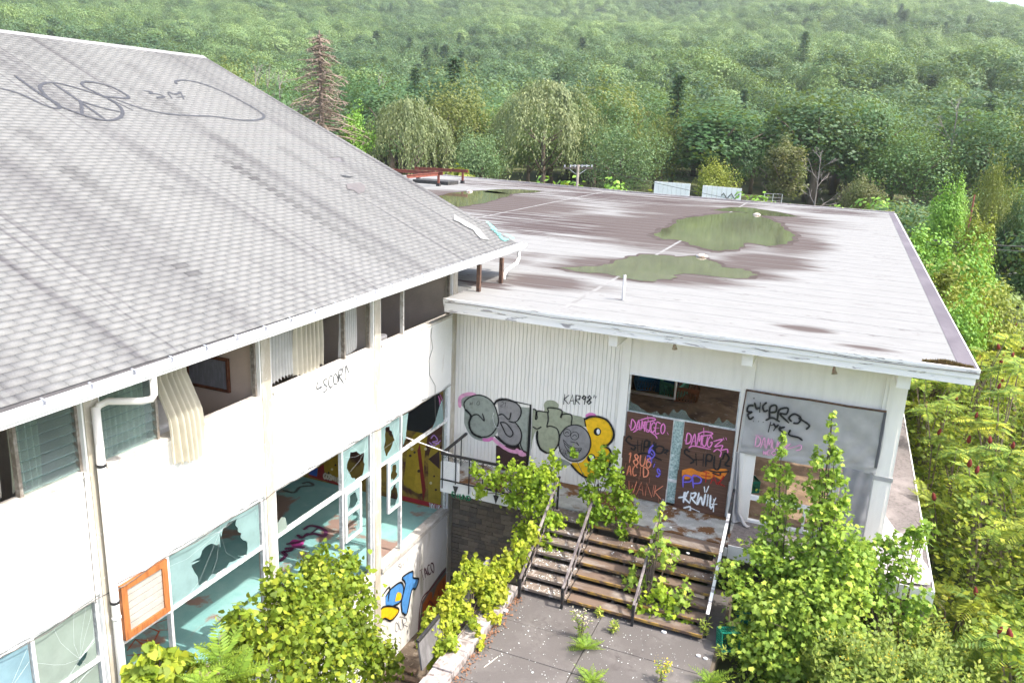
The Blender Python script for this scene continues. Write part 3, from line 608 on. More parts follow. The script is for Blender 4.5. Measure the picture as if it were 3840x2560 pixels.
for lab, pl in PUD:
    base = [PX(D(p), 2, ZR+.006) for p in pl]; r = random.Random(len(pl)); out = []
    n = len(base)
    for i in range(n):
        p0, p1, p2, p3 = base[i-1], base[i], base[(i+1) % n], base[(i+2) % n]
        for t in np.arange(0, 1, .125):
            q = .5*((2*p1)+(-p0+p2)*t+(2*p0-5*p1+4*p2-p3)*t*t+(-p0+3*p1-3*p2+p3)*t**3); out.append((q[0]+r.gauss(0,.02)+.12*math.sin(len(out)*.9)*math.sin(len(out)*.37), q[1]+r.gauss(0,.015)+.10*math.sin(len(out)*.8+1)*math.sin(len(out)*.29), ZR+.006))
    c = np.mean(base, 0)
    m = MB(); m.add(out, [tuple(t) for t in tess([[Vector(q) for q in out]])]); obj('puddle', m, WATER, label=lab, cat='puddle', group='puddles on the flat roof')
    # damp dark rim
    m = MB(); rim = [tuple(np.array([c[0], c[1], ZR+.003]) + (np.array(q)-c)*1.09*np.array([1,1,0])) for q in out]; m.add(rim, [tuple(t) for t in tess([[Vector(q) for q in rim]])])
    obj('damp_patch', m, M('damp_silt', (.070,.058,.055), (.092,.078,.074), scale=2, rough=.9, spec=0), hall)
# red steel frame left of the roof
K1b = crop(700, 0, 1500/2352)
fr = thing('steel_frame', 'rusty red steel beam frame standing on the flat roof', 'frame', tuple(PX(K1b((1480,1095)), 2, ZR)))
RED = M('red_oxide', (.22,.065,.042), (.15,.05,.035), scale=3, rough=.75)
def leg(bpx, tpx):
    b_ = PX(K1b(bpx), 2, ZR); v = ray(K1b(tpx)); t = np.dot(b_-CAM, FV)/np.dot(v, FV); tp = CAM+t*v
    obj('leg', MB().bar(b_, (b_[0], b_[1], tp[2]), .12, .12, (0,1,0)), RED, fr); obj('foot', MB().bar(b_, b_+[0,0,.18], .22, .22, (0,1,0)), BLACKM, fr); return np.array([b_[0], b_[1], tp[2]])
t1 = leg((1480,1095),(1480,1012)); t2 = leg((1622,1078),(1622,998)); t3 = leg((1362,1060),(1362,985))
def beam(a, b):
    for dz, w_, h_ in ((0,.12,.025),(-.17,.12,.025),(-.085,.025,.16)):
        obj('beam', MB().bar(a+[0,0,dz], b+[0,0,dz], w_, h_), RED, fr)
beam(t1+[.3,0,.02], t1+[-6,-.6,.02]); beam(t2+[.4,0,.02], t3+[-.3,0,.02]); beam(t3+[0,-4,-.1], t3+[-5,-4.4,-.1]); beam(t1+[0,0,-.02], t1+[0,-4,-.02])
cb = PX(K1b((1465,1082)), 2, ZR)
obj('roof_curb', MB().box(cb[0]-1.5, cb[0]+1.1, cb[1]-.4, cb[1]+1.1, ZR, ZR+.22), M('black_tar', (.03,.03,.03), (.06,.055,.05)), hall)
# moss on the front edge
ms = NM(); x0m, x1m = PX((3465,1343),1,YFR)[0], PX((3655,1366),1,YFR)[0]
r3 = np.random.default_rng(4); n = 2600
px = r3.uniform(x0m, x1m, n); py = YFR+.03+np.abs(r3.normal(0,.05,n)); hh = (.05+.06*np.sin((px-x0m)*4)**2)*r3.uniform(.3,1,n); an = r3.uniform(0,6.28,n)
b0 = np.stack([px,py,np.full(n,4.64)],-1); dw = np.stack([np.cos(an),np.sin(an),0*an],-1)*.012; tip = b0+np.stack([r3.normal(0,.02,n),r3.normal(0,.02,n),hh],-1)
ms.add(np.stack([b0-dw,b0+dw,tip],1), np.arange(3*n).reshape(-1,3))
obj('moss_strip', ms, M('moss', (.12,.085,.02), (.19,.12,.05), scale=9), label='brown green moss growing along the front roof edge', cat='moss', kind='stuff')
# ---- front wall (y = 0)
x = .004
while x < 4.33:
    w_ = min(.102, 4.345-x); obj('siding_board', MB().box(x, x+w_-.007, -.014, .03, -.02, 4.33), SHADEW, hall); x += .102
obj('wall_core', MB().box(.0, 4.35, .031, .14, -.3, 4.33), SHADEW, hall)
obj('post', MB().box(4.352, 4.56, -.055, .14, -.02, 4.33), SHADEW, hall); obj('post', MB().box(7.12, 7.37, -.055, .14, -.02, 4.33), SHADEW, hall); obj('post', MB().box(9.97, 10.40, -.055, .16, -.25, 4.33), SHADEW, hall)
obj('post_trim', MB().box(9.94, 9.968, -.03, .1, 0, 4.33), SHADEW, hall); obj('post_trim', MB().box(10.05, 10.33, -.075, -.056, -.2, 4.0), SHADEW, hall)
obj('header_panel', MB().box(4.562, 7.118, -.012, .08, 3.11, 4.33), SHADEW, hall); obj('header_panel', MB().box(7.372, 9.94, -.012, .08, 3.05, 4.33), SHADEW, hall)
obj('header_trim', MB().box(4.562, 7.118, -.03, -.013, 3.085, 3.13), WHITE, hall)
for x0, x1 in ((4.287,4.485),(7.147,7.371),(10.08,10.322)): obj('roof_beam', MB().box(x0, x1, -1.10, -.056, 3.99, 4.329), SHADEW, hall, bevel=.006)
for px_ in ((2530,1292),(3128,1383)):
    c = PX(px_, 1, -.7); fl = obj('floodlight', MB().tube([c+[0,0,.06], c, c+[.02,-.05,-.09]], [.02,.03,.06], 10), M('flood_metal', (.45,.38,.3),(.2,.12,.08), scale=9), hall, smooth=True)
for x0, x1 in ((4.57,4.60),(7.085,7.117)): obj('door_jamb', MB().box(x0, x1, -.02, .06, .02, 3.084), ALU, hall)
obj('door_head', MB().box(4.602, 7.083, -.02, .05, 2.14, 2.185), ALU, hall)
for x0, x1 in ((5.655,5.70),(5.935,5.975)): obj('door_stile', MB().box(x0, x1, -.02, .05, .02, 2.139), ALU, hall)
obj('door_rail', MB().box(5.702, 5.933, -.02, .04, .60, .67), ALU, hall)
BRW = M('brown_woodgrain', (.105,.052,.035), (.075,.035,.024), scale=2.2, stretch=(.6,1,22), rough=.55, c3=(.14,.075,.05), scale3=3, stretch3=(.4,1,14), lo3=.5, hi3=.65)
for (x0, x1, z0, z1, dx) in ((4.585,5.20,1.52,2.17,0),(5.205,5.69,1.50,2.15,.004),(4.545,5.69,.98,1.545,.012),(4.56,5.20,.40,.985,.004),(5.205,5.69,.40,.985,.008),(4.56,5.03,.02,.43,.013),(5.035,5.68,.02,.43,.009),
                         (5.95,6.50,1.48,2.16,0),(6.505,7.10,1.46,2.15,.004),(5.93,7.11,.92,1.50,.012),(5.91,7.09,.42,.945,.004),(5.91,7.09,.0,.445,.014)):
    obj('door_board', MB().box(x0, x1, -.045-dx, -.022-dx, z0, z1), BRW, hall, bevel=.003)
SHAT = M('shattered_glass', (.42,.55,.53), (.20,.28,.27), scale=22, lo=.4, hi=.6, rough=.15, bmp=.006, c3=(.80,.88,.87), scale3=3, lo3=.52, hi3=.7)
obj('glass_pane', MB().box(5.702, 5.933, 0, .008, .67, 2.139), SHAT, hall); obj('glass_pane', MB().box(5.702, 5.933, 0, .008, .06, .60), SHAT, hall)
r = random.Random(9); top = []; n = 26
for i in range(n+1): top.append((4.61+i*2.46/n, .0, 2.19 + max(.015, .09+.07*math.sin(i*.55+1)+r.choice((-.07,-.03,.02,.08)))))
obj('glass_shard', MB().prism([(4.61,0,2.187)]+top+[(7.07,0,2.187)], (0,.006,0)), GCLR, hall)
# window frame under the tarp
obj('window_post', MB().box(7.372, 7.60, -.03, .10, .0, 3.049), SHADEW, hall)
obj('window_rail', MB().box(7.602, 9.93, -.02, .08, .56, .66), WHITE, hall); obj('window_bottom', MB().box(7.602, 9.93, -.02, .08, .0, .06), WHITE, hall)
obj('window_mullion', MB().box(8.76, 8.82, -.02, .06, .062, .558), WHITE, hall)
# interior of the hall
DIRT = M('debris_floor', (.20,.135,.085), (.30,.22,.15), scale=2.2, rough=.95, bmp=.02, c3=(.11,.075,.05), scale3=1.1, lo3=.5, hi3=.65)
obj('hall_floor', MB().box(.15, 10.3, .17, 15, -.3, -.005), DIRT, hall)
obj('hall_back_wall', MB().box(0, 10.4, 15, 15.15, -.3, 4.33), TAUPE, hall); obj('hall_side_wall', MB().box(0, .14, .142, 15, -.3, 4.33), TAUPE, hall)
for a, b in ((.2,.7),(3.4,4.1),(7.0,7.7),(10.5,15)): obj('hall_side_wall', MB().box(10.2, 10.38, a, b, -.3, 4.33), SHADEW, hall)
obj('hall_side_head', MB().box(10.21, 10.37, .7, 10.5, 3.0, 4.33), SHADEW, hall); obj('hall_side_sill', MB().box(10.21, 10.37, .7, 10.5, -.3, .35), SHADEW, hall)
rw = MB(); pp = [PX(crop(2250,1150,350/1568)(p), 2, .35) for p in ((500,1415),(1250,1540))]; top = pp[1]+np.array([0,0,1.25])
obj('pipe_rail', MB().tube([pp[0], pp[1], top], .055, 8), PVC, hall, smooth=True)
# ---- deck
DECK = M('mossy_deck', (.30,.31,.295), (.40,.41,.40), scale=4, rough=.9, bmp=.006, c3=(.13,.062,.022), scale3=1.6, lo3=.47, hi3=.55)
GDECK = M('gravelly_deck', (.17,.15,.147), (.11,.098,.095), scale=14, rough=.95, bmp=.008, c3=(.23,.205,.20), scale3=1.2, lo3=.5, hi3=.65)
YD = -1.355
obj('deck_slab', MB().box(.34, 3.33, YD+.03, -.016, -.26, -.004), DECK, hall); obj('deck_slab', MB().box(3.33, 7.34, YD+.03, -.016, -.26, -.002), DECK, hall)
obj('deck_slab', MB().box(7.34, XR2-.03, YD+.03, .16, -.26, -.006), GDECK, hall); obj('side_deck', MB().box(10.41, XR2-.03, .16, 15, -.26, -.004), GDECK, hall)
obj('deck_fascia', MB().box(.335, 3.25, YD, YD+.028, -.29, .012), WHITE, hall); obj('deck_fascia', MB().box(7.36, XR2, YD, YD+.028, -.30, .012), WHITE, hall)
obj('deck_fascia', MB().box(XR2-.028, XR2, YD+.03, 15, -.30, .012), WHITE, hall)
obj('deck_fascia', MB().box(3.26, 7.35, YD+.0, YD+.026, -.26, -.06), WHITE, hall)
# stone veneer below the deck
STONES = [M('stone_%d' % k, c, tuple(v*.8 for v in c), scale=5, rough=.95, bmp=.006) for k, c in enumerate(((.24,.20,.155),(.21,.175,.14),(.28,.24,.19),(.19,.165,.14)))]
bw = obj('foundation_wall', MB().box(.0, 11.2, .045, .25, -4.3, -.262), M('mortar', (.15,.13,.11), (.12,.105,.09)), hall)
r = random.Random(21); z = -4.0; meshes = {}; cnt = 0
while z < -.30:
    h = r.choice((.09,.11,.13,.16)); x = .01
    while x < 2.6 and cnt < 298:
        L_ = r.choice((.22,.3,.38,.5)); h2 = h
        key = (L_, h, cnt % 4)
        if key not in meshes:
            mm = MB().box(0, L_-.012, -.022, .03, 0, h2-.012); me = mesh_of(mm, 'stone'); me.materials.append(STONES[cnt % 4]); meshes[key] = me
        inst('stone', meshes[key], (x, .045-r.uniform(0,.014), z), bw); x += L_; cnt += 1
    z += h
obj('drain_pipe', MB().tube([(.02,-.02,-.95),(4,-.02,-.97)], .045, 8), M('brown_pipe', (.10,.06,.05),(.07,.05,.04)), hall, smooth=True)
for x_ in (9.0, 11.2): obj('deck_pier', MB().box(x_-.12, x_+.12, -1.1, -.86, -2.5, -.261), CONC, hall)
# ================================================================ STAIRS
st = thing('staircase', 'wide open riser staircase with worn brown treads and yellow edges', 'stairs', (5.3, -2.6, -1.09))
TREAD = M('worn_tread', (.15,.105,.078), (.095,.066,.05), scale=3, stretch=(.4,1,1), rough=.9, bmp=.004, c3=(.24,.205,.175), scale3=2.4, lo3=.5, hi3=.66, stretch3=(.5,1,1))
TREAD2 = M('mossy_tread', (.19,.15,.12), (.13,.10,.08), scale=4, rough=.92, bmp=.005, c3=(.42,.38,.35), scale3=7, lo3=.56, hi3=.64)
NOSE = M('yellow_nosing', (.33,.20,.045), (.11,.07,.05), scale=6, stretch=(.8,1,1), lo=.42, hi=.56, rough=.9)
ZG = -1.09; RI, RU = .155, .255
for k in range(0, 7):
    zt = -RI*k; yf_ = -1.94-RU*k if k else -1.82
    back = YD-.004 if k == 0 else yf_+.31
    for (x0, x1, mt) in ((3.36, 4.42, TREAD2), (4.45, 7.26, TREAD)):
        dz = rnd.uniform(-.006,.006)
        td = obj('tread', MB().box(x0, x1, yf_+.022, back, zt-.055+dz, zt+dz), mt, st, bevel=.008)
        obj('nosing', MB().box(x0, x1, yf_, yf_+.021, zt-.06+dz, zt+.003+dz), NOSE if x0 > 4.4 else TREAD2, td, bevel=.005)
for x_ in (3.45, 4.43, 5.35, 6.3, 7.15):
    obj('stringer', MB().prism([(x_-.025,-1.40,-.06),(x_-.025,-1.75,-.08),(x_-.025,-3.40,-1.06),(x_-.025,-3.40,ZG-.05),(x_-.025,-3.05,ZG-.05),(x_-.025,-1.40,-.34)][::-1], (.05,0,0)), M('dark_steel', (.06,.055,.05),(.10,.07,.05), scale=8), st)
RAILB = M('chipped_rail', (.11,.09,.09), (.27,.24,.23), scale=9, stretch=(1,.4,1), rough=.6)
def stair_rail(x, yb, zn, top, white=False, mt=RAILB):
    b_ = (x, yb, ZG); n_ = (x, yb, zn); t_ = (x, top[0], top[1])
    hr = obj('handrail', MB().bar(n_, t_, .055, .05), mt, st, bevel=.008); obj('newel', MB().bar(b_, (x,yb,zn+.01), .055, .055, (0,1,0)), BLACKM, st)
    for k in range(1, 7):
        f_ = k/7; y = yb+(top[0]-yb)*f_; zz = zn+(top[1]-zn)*f_; zlow = -RI*max(0, round((-1.94-y)/RU+.3)) if y < -1.8 else 0
        obj('baluster', MB().bar((x, y, zlow-.02), (x, y, zz), .02, .02, (0,1,0)), BLACKM, st)
    a = np.array(n_)+[0,0,-.30]; c = np.array(t_)+[0,0,-.45]; obj('lower_rail', MB().bar(a, c, .025, .02), mt, st)
    if white: obj('white_cap', MB().bar(np.array(n_)+[0,-.0,.03], np.array(n_)*.22+np.array(t_)*.78+[0,0,.03], .062, .012), FASCIA, st)
    obj('top_post', MB().bar((x, top[0]-.05, 0), (x, top[0]-.05, top[1]), .04, .04, (0,1,0)), BLACKM, st)
stair_rail(3.45, -3.67, -.62, (-1.40,.80)); stair_rail(4.38, -3.60, -.63, (-1.40,.81)); stair_rail(5.87, -3.54, -.62, (-1.40,.78)); stair_rail(7.29, -3.25, -.60, (-.75,1.06), True, BLACKM)
# ================================================================ BALCONY RAILING
br = thing('balcony_railing', 'black iron balcony railing with chain loops and white lattice panel', 'railing', (1.8, -1.37, 0))
YB = YD-.03
obj('top_rail', MB().bar((.36,YB,.745),(3.35,YB,.76),.06,.05), BLACKM, br); obj('top_rail', MB().bar((.38,YB,.745),(.40,-.05,.80),.06,.05), BLACKM, br)
obj('bottom_rail', MB().bar((.36,YB,.06),(3.35,YB,.06),.03,.03), BLACKM, br)
xs_ = [.40+.365*k for k in range(9)]
for i, x_ in enumerate(xs_):
    obj('baluster', MB().bar((x_,YB,-.0 if i % 2 else -.18),(x_,YB,.73),.022,.022,(0,1,0)), BLACKM, br)
    if i % 3 == 1: obj('bracket', MB().add([(x_-.07,YB-.0,-.06),(x_+.07,YB,-.06),(x_,YB,-.27),(x_-.07,YB+.02,-.06),(x_+.07,YB+.02,-.06),(x_,YB+.02,-.27)], [(0,2,1),(3,4,5),(0,1,4,3),(1,2,5,4),(2,0,3,5)]), BLACKM, br)
for k in range(3): obj('baluster', MB().bar((.385+.005*k,YB+.35*(k+1),0),(.385+.005*k,YB+.35*(k+1),.76),.022,.022,(0,1,0)), BLACKM, br)
for k in range(len(xs_)-1):
    m = MB()
    for q in range(3):
        a = xs_[k]+q*.12; m.tube([(a+.12*t/6, YB-.02, .71-.055*math.sin(math.pi*t/6)) for t in range(7)], .006, 4)
    obj('chain_loop', m, BLACKM, br)
m = MB(); a0, a1, c0, c1 = .36, .83, .03, .53
for sgn in (1, -1):
    k = -12
    while k < 12:
        # line u*sgn + v = const
        P_ = []
        for t in np.linspace(0, 1, 41):
            u = a0+(a1-a0)*t; v = c0+(u-a0)*sgn + k*.058 + (.0 if sgn > 0 else .25)
            if c0 <= v <= c1: P_.append((u, v))
        if len(P_) > 2: m.bar((P_[0][0], YB+.035+.006*sgn, P_[0][1]), (P_[-1][0], YB+.035+.006*sgn, P_[-1][1]), .009, .030, (0,1,0)) if 0 else m.bar((P_[0][0], YB+.035+.006*sgn, P_[0][1]), (P_[-1][0], YB+.035+.006*sgn, P_[-1][1]), .030, .009, (0,1,0))
        k += 1
lp = obj('lattice_slats', m, WHITE, br, kind='stuff')
for q in ((a0,a1,c0-.02,c0+.02),(a0,a1,c1-.02,c1+.02),(a0-.02,a0+.02,c0+.02,c1-.02),(a1-.02,a1+.02,c0+.02,c1-.02)): obj('lattice_frame', MB().box(q[0],q[1],YB+.022,YB+.05,q[2],q[3]), WHITE, br)
# ================================================================ PAVEMENT, CURB
pv = obj('pavement', MB().box(3.30, 7.6, -16, -1.3, -1.7, -1.125), M('joint_soil', (.10,.08,.06), (.14,.12,.08)), kind='structure')
xs_ = [3.34, 5.22, 7.55]; ys_ = [-16, -13, -11.2, -9.4, -7.6, -6.45, -5.45, -4.45, -3.30, -1.4]
for i in range(2):
    for j in range(len(ys_)-1):
        dz = rnd.uniform(-.008,.008); obj('slab', MB().box(xs_[i]+.008, xs_[i+1]-.008, ys_[j]+.006, ys_[j+1]-.006, -1.22, ZG+dz), PAVE, pv, bevel=.008)
lw = thing('low_wall', 'low crumbling whitewashed wall beside the sunken strip, overgrown with vine', 'wall', (3.1, -6, -4.1))
CRUM = M('crumbling_whitewash', (.36,.33,.32), (.23,.195,.18), scale=7, rough=.95, bmp=.01, c3=(.12,.095,.085), scale3=5, lo3=.54, hi3=.66)
m = MB(); n = 40
for k in range(n):
    y0 = -16+12.55*k/n; y1 = -16+12.55*(k+1)/n-.004; m.box(2.93+rnd.uniform(-.01,.01), 3.335, y0, y1, -4.2, -.93+rnd.uniform(-.02,.02))
obj('wall_core', m, CRUM, lw, bevel=.015)
GREYP = M('grey_weathered_board', (.11,.105,.105), (.20,.195,.195), scale=5, stretch=(1,1,.25), rough=.9, c3=(.14,.13,.13), scale3=6, lo3=.55, hi3=.65, stretch3=(1,1,.3))
y = -6.75
while y < -4.0:
    w_ = .62; obj('parapet_board', MB().prism([(2.78,y,-.95),(2.78,y+w_-.01,-.95),(2.70,y+w_-.01,-.40+.1*(y+6.75)/3),(2.70,y,-.40+.1*(y+6.75)/3)][::-1], (.035,0,0)), GREYP, lw); y += w_
obj('parapet_rail', MB().bar((2.71,-6.75,-.38),(2.71,-4.0,-.28),.06,.05), BLACKM, lw)
# ================================================================ TARP
TARPM = cloth_mat('grey_tarp', (.47,.46,.455), .18)
tp = thing('tarp', 'torn grey tarpaulin nailed over the big window beside the doors', 'tarp', (8.6, -.08, 1.7))
def sheet(nm, fn, nu, nv, mt, par):
    V = [fn(i/nu, j/nv) for j in range(nv+1) for i in range(nu+1)]
    F = [(j*(nu+1)+i, j*(nu+1)+i+1, (j+1)*(nu+1)+i+1, (j+1)*(nu+1)+i) for j in range(nv) for i in range(nu)]
    return obj(nm, MB().add(V, F), mt, par, smooth=True)
def f1(u, v):
    x = 7.24+.04*math.sin(v*3)+(10.06-7.24)*u; zt = 3.16+.012*math.sin(9*u); zb = 1.68-.16*u*(1-u)+.08*u
    z = zt+(zb-zt)*v
    y = -.095 - .022*math.sin(38*(u*.8+v*.5))*math.exp(-6*(u-.72)**2)*v - .012*math.sin(22*u-14*v)-.03*math.sin(3.1*v)*(1-u) - .012*math.sin(60*v+18*u)*max(0,(v-.75)*4)
    return (x, y, z)
sheet('sheet', f1, 90, 40, TARPM, tp)
def f2(u, v):
    x = 9.42+.1*v*u*0+ (10.02-9.42)*u + .02*v; z = 1.78-1.90*v
    return (x, -.10-.018*math.sin(14*u+5*v)-.01*math.sin(30*v+3*u), z)
sheet('hanging_strip', f2, 20, 30, cloth_mat('net_tarp', (.36,.36,.38), .3), tp)
def f3(u, v):
    w_ = .10+.33*v; x = 9.40-w_*u+.05*v; return (x, -.13-.05*math.sin(9*u+3*v)*v-.06*v, 1.72-1.85*v)
sheet('hanging_strip', f3, 14, 24, cloth_mat('pale_tarp', (.55,.54,.56), .25), tp)
def f4(u, v):
    w_ = .08+.16*v+.25*max(0,v-.75)*4*.5; x = 7.20-w_*.4+w_*u+.10*v; return (x+.25*max(0,v-.82)*4*u, -.14-.06*math.sin(12*u+4*v)*(.4+v)-.35*max(0,v-.85)*3*u, max(.03, 1.70-1.78*v))
sheet('hanging_strip', f4, 24, 36, cloth_mat('pale_tarp2', (.50,.49,.50), .2), tp)
obj('top_batten', MB().tube([(7.22,-.10,3.165),(8.0,-.105,3.16),(8.6,-.105,3.172),(9.3,-.105,3.16),(10.07,-.10,3.17)], .024, 8), RUSTY, tp)
obj('side_edging', MB().tube([(7.23,-.11,3.15),(7.2,-.115,2.5),(7.19,-.11,1.7)], .016, 6), RUSTY, tp)
obj('side_edging', MB().box(10.02, 10.075, -.115, -.10, 1.9, 3.15), M('dark_edging', (.10,.10,.11)), tp)
obj('post_strap', MB().box(9.96, 10.42, -.085, -.057, 1.62, 1.72), TARPM, tp)
t2_ = thing('fallen_tarp', 'pale tarpaulin collapsed over the end of the raised deck', 'tarp', (10.8, -.4, 0))
def f5(u, v):
    x = 10.25+1.05*u; y = -1.25+2.3*v; z = .035+.06*abs(math.sin(7*u+5*v))*(.5+.5*math.sin(4*v))+max(0, .75-1.5*u)*max(0,v-.45)*1.3
    return (x+.05*math.sin(9*v), y+.06*math.sin(8*u), z)
sheet('sheet', f5, 30, 36, cloth_mat('pinkish_tarp', (.50,.46,.48), .15), t2_)
# ================================================================ CRATES
def crate(p, rot, c, label, s=1.0, group=None):
    mt = M('crate_%s' % str(c), c, tuple(v*.7 for v in c), scale=4, rough=.35)
    t = thing('plastic_crate', label, 'crate', tuple(p), group); L_ = .165*s; Hh = .28*s
    def part(nm, mb):
        o = obj(nm, mesh_of(mb), mt, None); o.parent = t; return o
    for k, (ax, sg) in enumerate(((0,1),(0,-1),(1,1),(1,-1))):
        m = MB()
        def bx(a0, a1, z0, z1):
            if ax == 0: m.box(sg*L_-.006, sg*L_+.006, a0, a1, z0, z1)
            else: m.box(a0, a1, sg*L_-.006, sg*L_+.006, z0, z1)
        bx(-L_,L_,0,.05*s); bx(-L_,L_,Hh-.05*s,Hh)
        for q in range(8):
            a = -L_+q*2*L_/7.6; bx(a, a+.012*s, .05*s, Hh-.05*s)
        for q in (.33,.55,.75): bx(-L_,-L_*.45,Hh*q,Hh*q+.012); bx(L_*.45,L_,Hh*q,Hh*q+.012)
        part('side', m)
    m = MB()
    for q in range(9):
        a = -L_+q*2*L_/8.4; m.box(a, a+.016*s, -L_, L_, 0, .008); m.box(-L_, L_, a, a+.016*s, .009, .016)
    part('bottom', m); t.rotation_euler = rot; return t
GRN = (.012,.17,.11)
cp_ = PX((2690,2420), 2, ZG)
crate(cp_+[.12,.12,.19], (math.radians(78),0,math.radians(28)), GRN, 'green plastic crate tipped on its side at the foot of the stairs', 1.12)
crate(PX((2790,2335), 2, -1.3)+[0,0,.05], (.1,.5,.7), (.01,.15,.12), 'green plastic crate half hidden under the maple leaves')
K9 = crop(2250, 1150, 350/1568)
for p, c, rz, lab in (((760,1300),(.02,.14,.30),.4,'dark blue crate inside the hall behind the transom'),((1110,1340),(.03,.15,.28),.2,'blue crate between two others on the hall floor'),((1250,1420),(.10,.36,.25),-.3,'pale green crate beside the white pipe inside the hall'),((1420,1490),(.22,.09,.04),.3,'brown wooden crate right of the white pipe inside the hall')):
    crate(PX(K9(p), 2, .1)-[0,0,.1], (.25,.1,rz), c, lab, 2.2)
crate(PX((2811,1822), 2, .1)-[0,0,.1], (0,.0,.5), GRN, 'green crate on the rubble seen under the tarpaulin', 1.1)
# ================================================================ GRAFFITI (flat paint, a few mm proud of its wall)
FONT = {'A':[[(0,0),(2,6),(4,0)],[(.8,2.2),(3.2,2.2)]],'B':[[(0,0),(0,6),(3,5.6),(3.2,3.8),(0,3.1),(3.6,2.6),(3.6,.6),(0,0)]],'C':[[(4,5),(2.4,6),(.4,4.4),(.2,1.6),(2,0),(4,1)]],'D':[[(0,0),(0,6),(3,5),(4,3),(3,.8),(0,0)]],
 'E':[[(4,6),(0,5.8),(0,0),(4,.2)],[(0,3),(3,3.2)]],'F':[[(4,6),(0,6),(0,0)],[(0,3),(3,3)]],'G':[[(4,5),(2.2,6),(.2,4),(.4,1),(2.4,0),(4,1.4),(4,2.8),(2.4,2.8)]],'H':[[(0,6),(0,0)],[(4,6),(4,0)],[(0,3),(4,3)]],'I':[[(2,6),(2,0)]],
 'K':[[(0,6),(0,0)],[(4,6),(0,2.8),(4,0)]],'L':[[(0,6),(0,0),(4,0)]],'M':[[(0,0),(.6,6),(2,2.2),(3.4,6),(4,0)]],'N':[[(0,0),(0,6),(4,0),(4,6)]],'O':[[(2,6),(.2,4.4),(.2,1.6),(2,0),(3.8,1.6),(3.8,4.4),(2,6)]],'P':[[(0,0),(0,6),(3.6,5.4),(3.4,3.2),(0,2.8)]],
 'R':[[(0,0),(0,6),(3.6,5.4),(3.2,3.2),(0,2.8),(4,0)]],'S':[[(4,5.2),(2,6),(.2,4.6),(2,3.2),(3.9,1.8),(2,0),(0,.8)]],'T':[[(0,6),(4,6)],[(2,6),(2,0)]],'U':[[(0,6),(.2,1.4),(2,0),(3.8,1.4),(4,6)]],'V':[[(0,6),(2,0),(4,6)]],'W':[[(0,6),(.8,0),(2,4),(3.2,0),(4,6)]],
 'X':[[(0,6),(4,0)],[(4,6),(0,0)]],'Y':[[(0,6),(2,3),(4,6)],[(2,3),(2,0)]],'Z':[[(0,6),(4,6),(0,0),(4,0)]],'J':[[(3,6),(3,1),(1.5,0),(0,1.4)]],'0':[[(2,6),(.2,4.4),(.2,1.6),(2,0),(3.8,1.6),(3.8,4.4),(2,6)]],'1':[[(.8,4.6),(2.2,6),(2.2,0)]],'2':[[(0,5),(2,6),(3.8,4.4),(0,0),(4,0)]],
 '4':[[(3,0),(3,6),(0,2),(4,2)]],'6':[[(3.5,5.6),(1,4),(.2,1.6),(2,0),(3.8,1.6),(2,3),(.4,2)]],'8':[[(2,3.2),(.4,4.6),(2,6),(3.6,4.6),(2,3.2),(.1,1.6),(2,0),(3.9,1.6),(2,3.2)]],'9':[[(3.6,4.4),(2,3),(.4,4.4),(2,6),(3.6,4.8),(3.2,0)]],'i':[[(2,3.6),(2,0)],[(2,5.2),(2,5.6)]],'g':[[(3.4,3.8),(1.6,4),(.6,2.4),(2,1),(3.4,2.4),(3.4,-1),(1.4,-2)]],
 '"':[[(1,6),(.6,4.4)],[(2.6,6),(2.2,4.4)]],'!':[[(2,6),(2,2)],[(2,.6),(2,.2)]],'.':[[(2,.5),(2,.1)]],' ':[]}
def catmull(P, k=5):
    if len(P) < 3: return list(P)
    P = [np.array(p, float) for p in P]; Q = [2*P[0]-P[1]]+P+[2*P[-1]-P[-2]]; out = []
    for i in range(1, len(Q)-2):
        for t in np.arange(0, 1, 1/k): out.append(.5*((2*Q[i])+(-Q[i-1]+Q[i+1])*t+(2*Q[i-1]-5*Q[i]+4*Q[i+1]-Q[i+2])*t*t+(-Q[i-1]+3*Q[i]-3*Q[i+1]+Q[i+2])*t**3))
    return out+[P[-1]]
_lay = [0]
def to_plane(pl, q):
    if pl == 'roof': return roofpt(q, 0)
    return PX(q, *pl)
def nrm(pl): return {'roof': un}.get(pl) if pl == 'roof' else np.array([1.,0,0] if pl[0] == 0 else ([0,-1.,0] if pl[0] == 1 else [0,0,1.]))
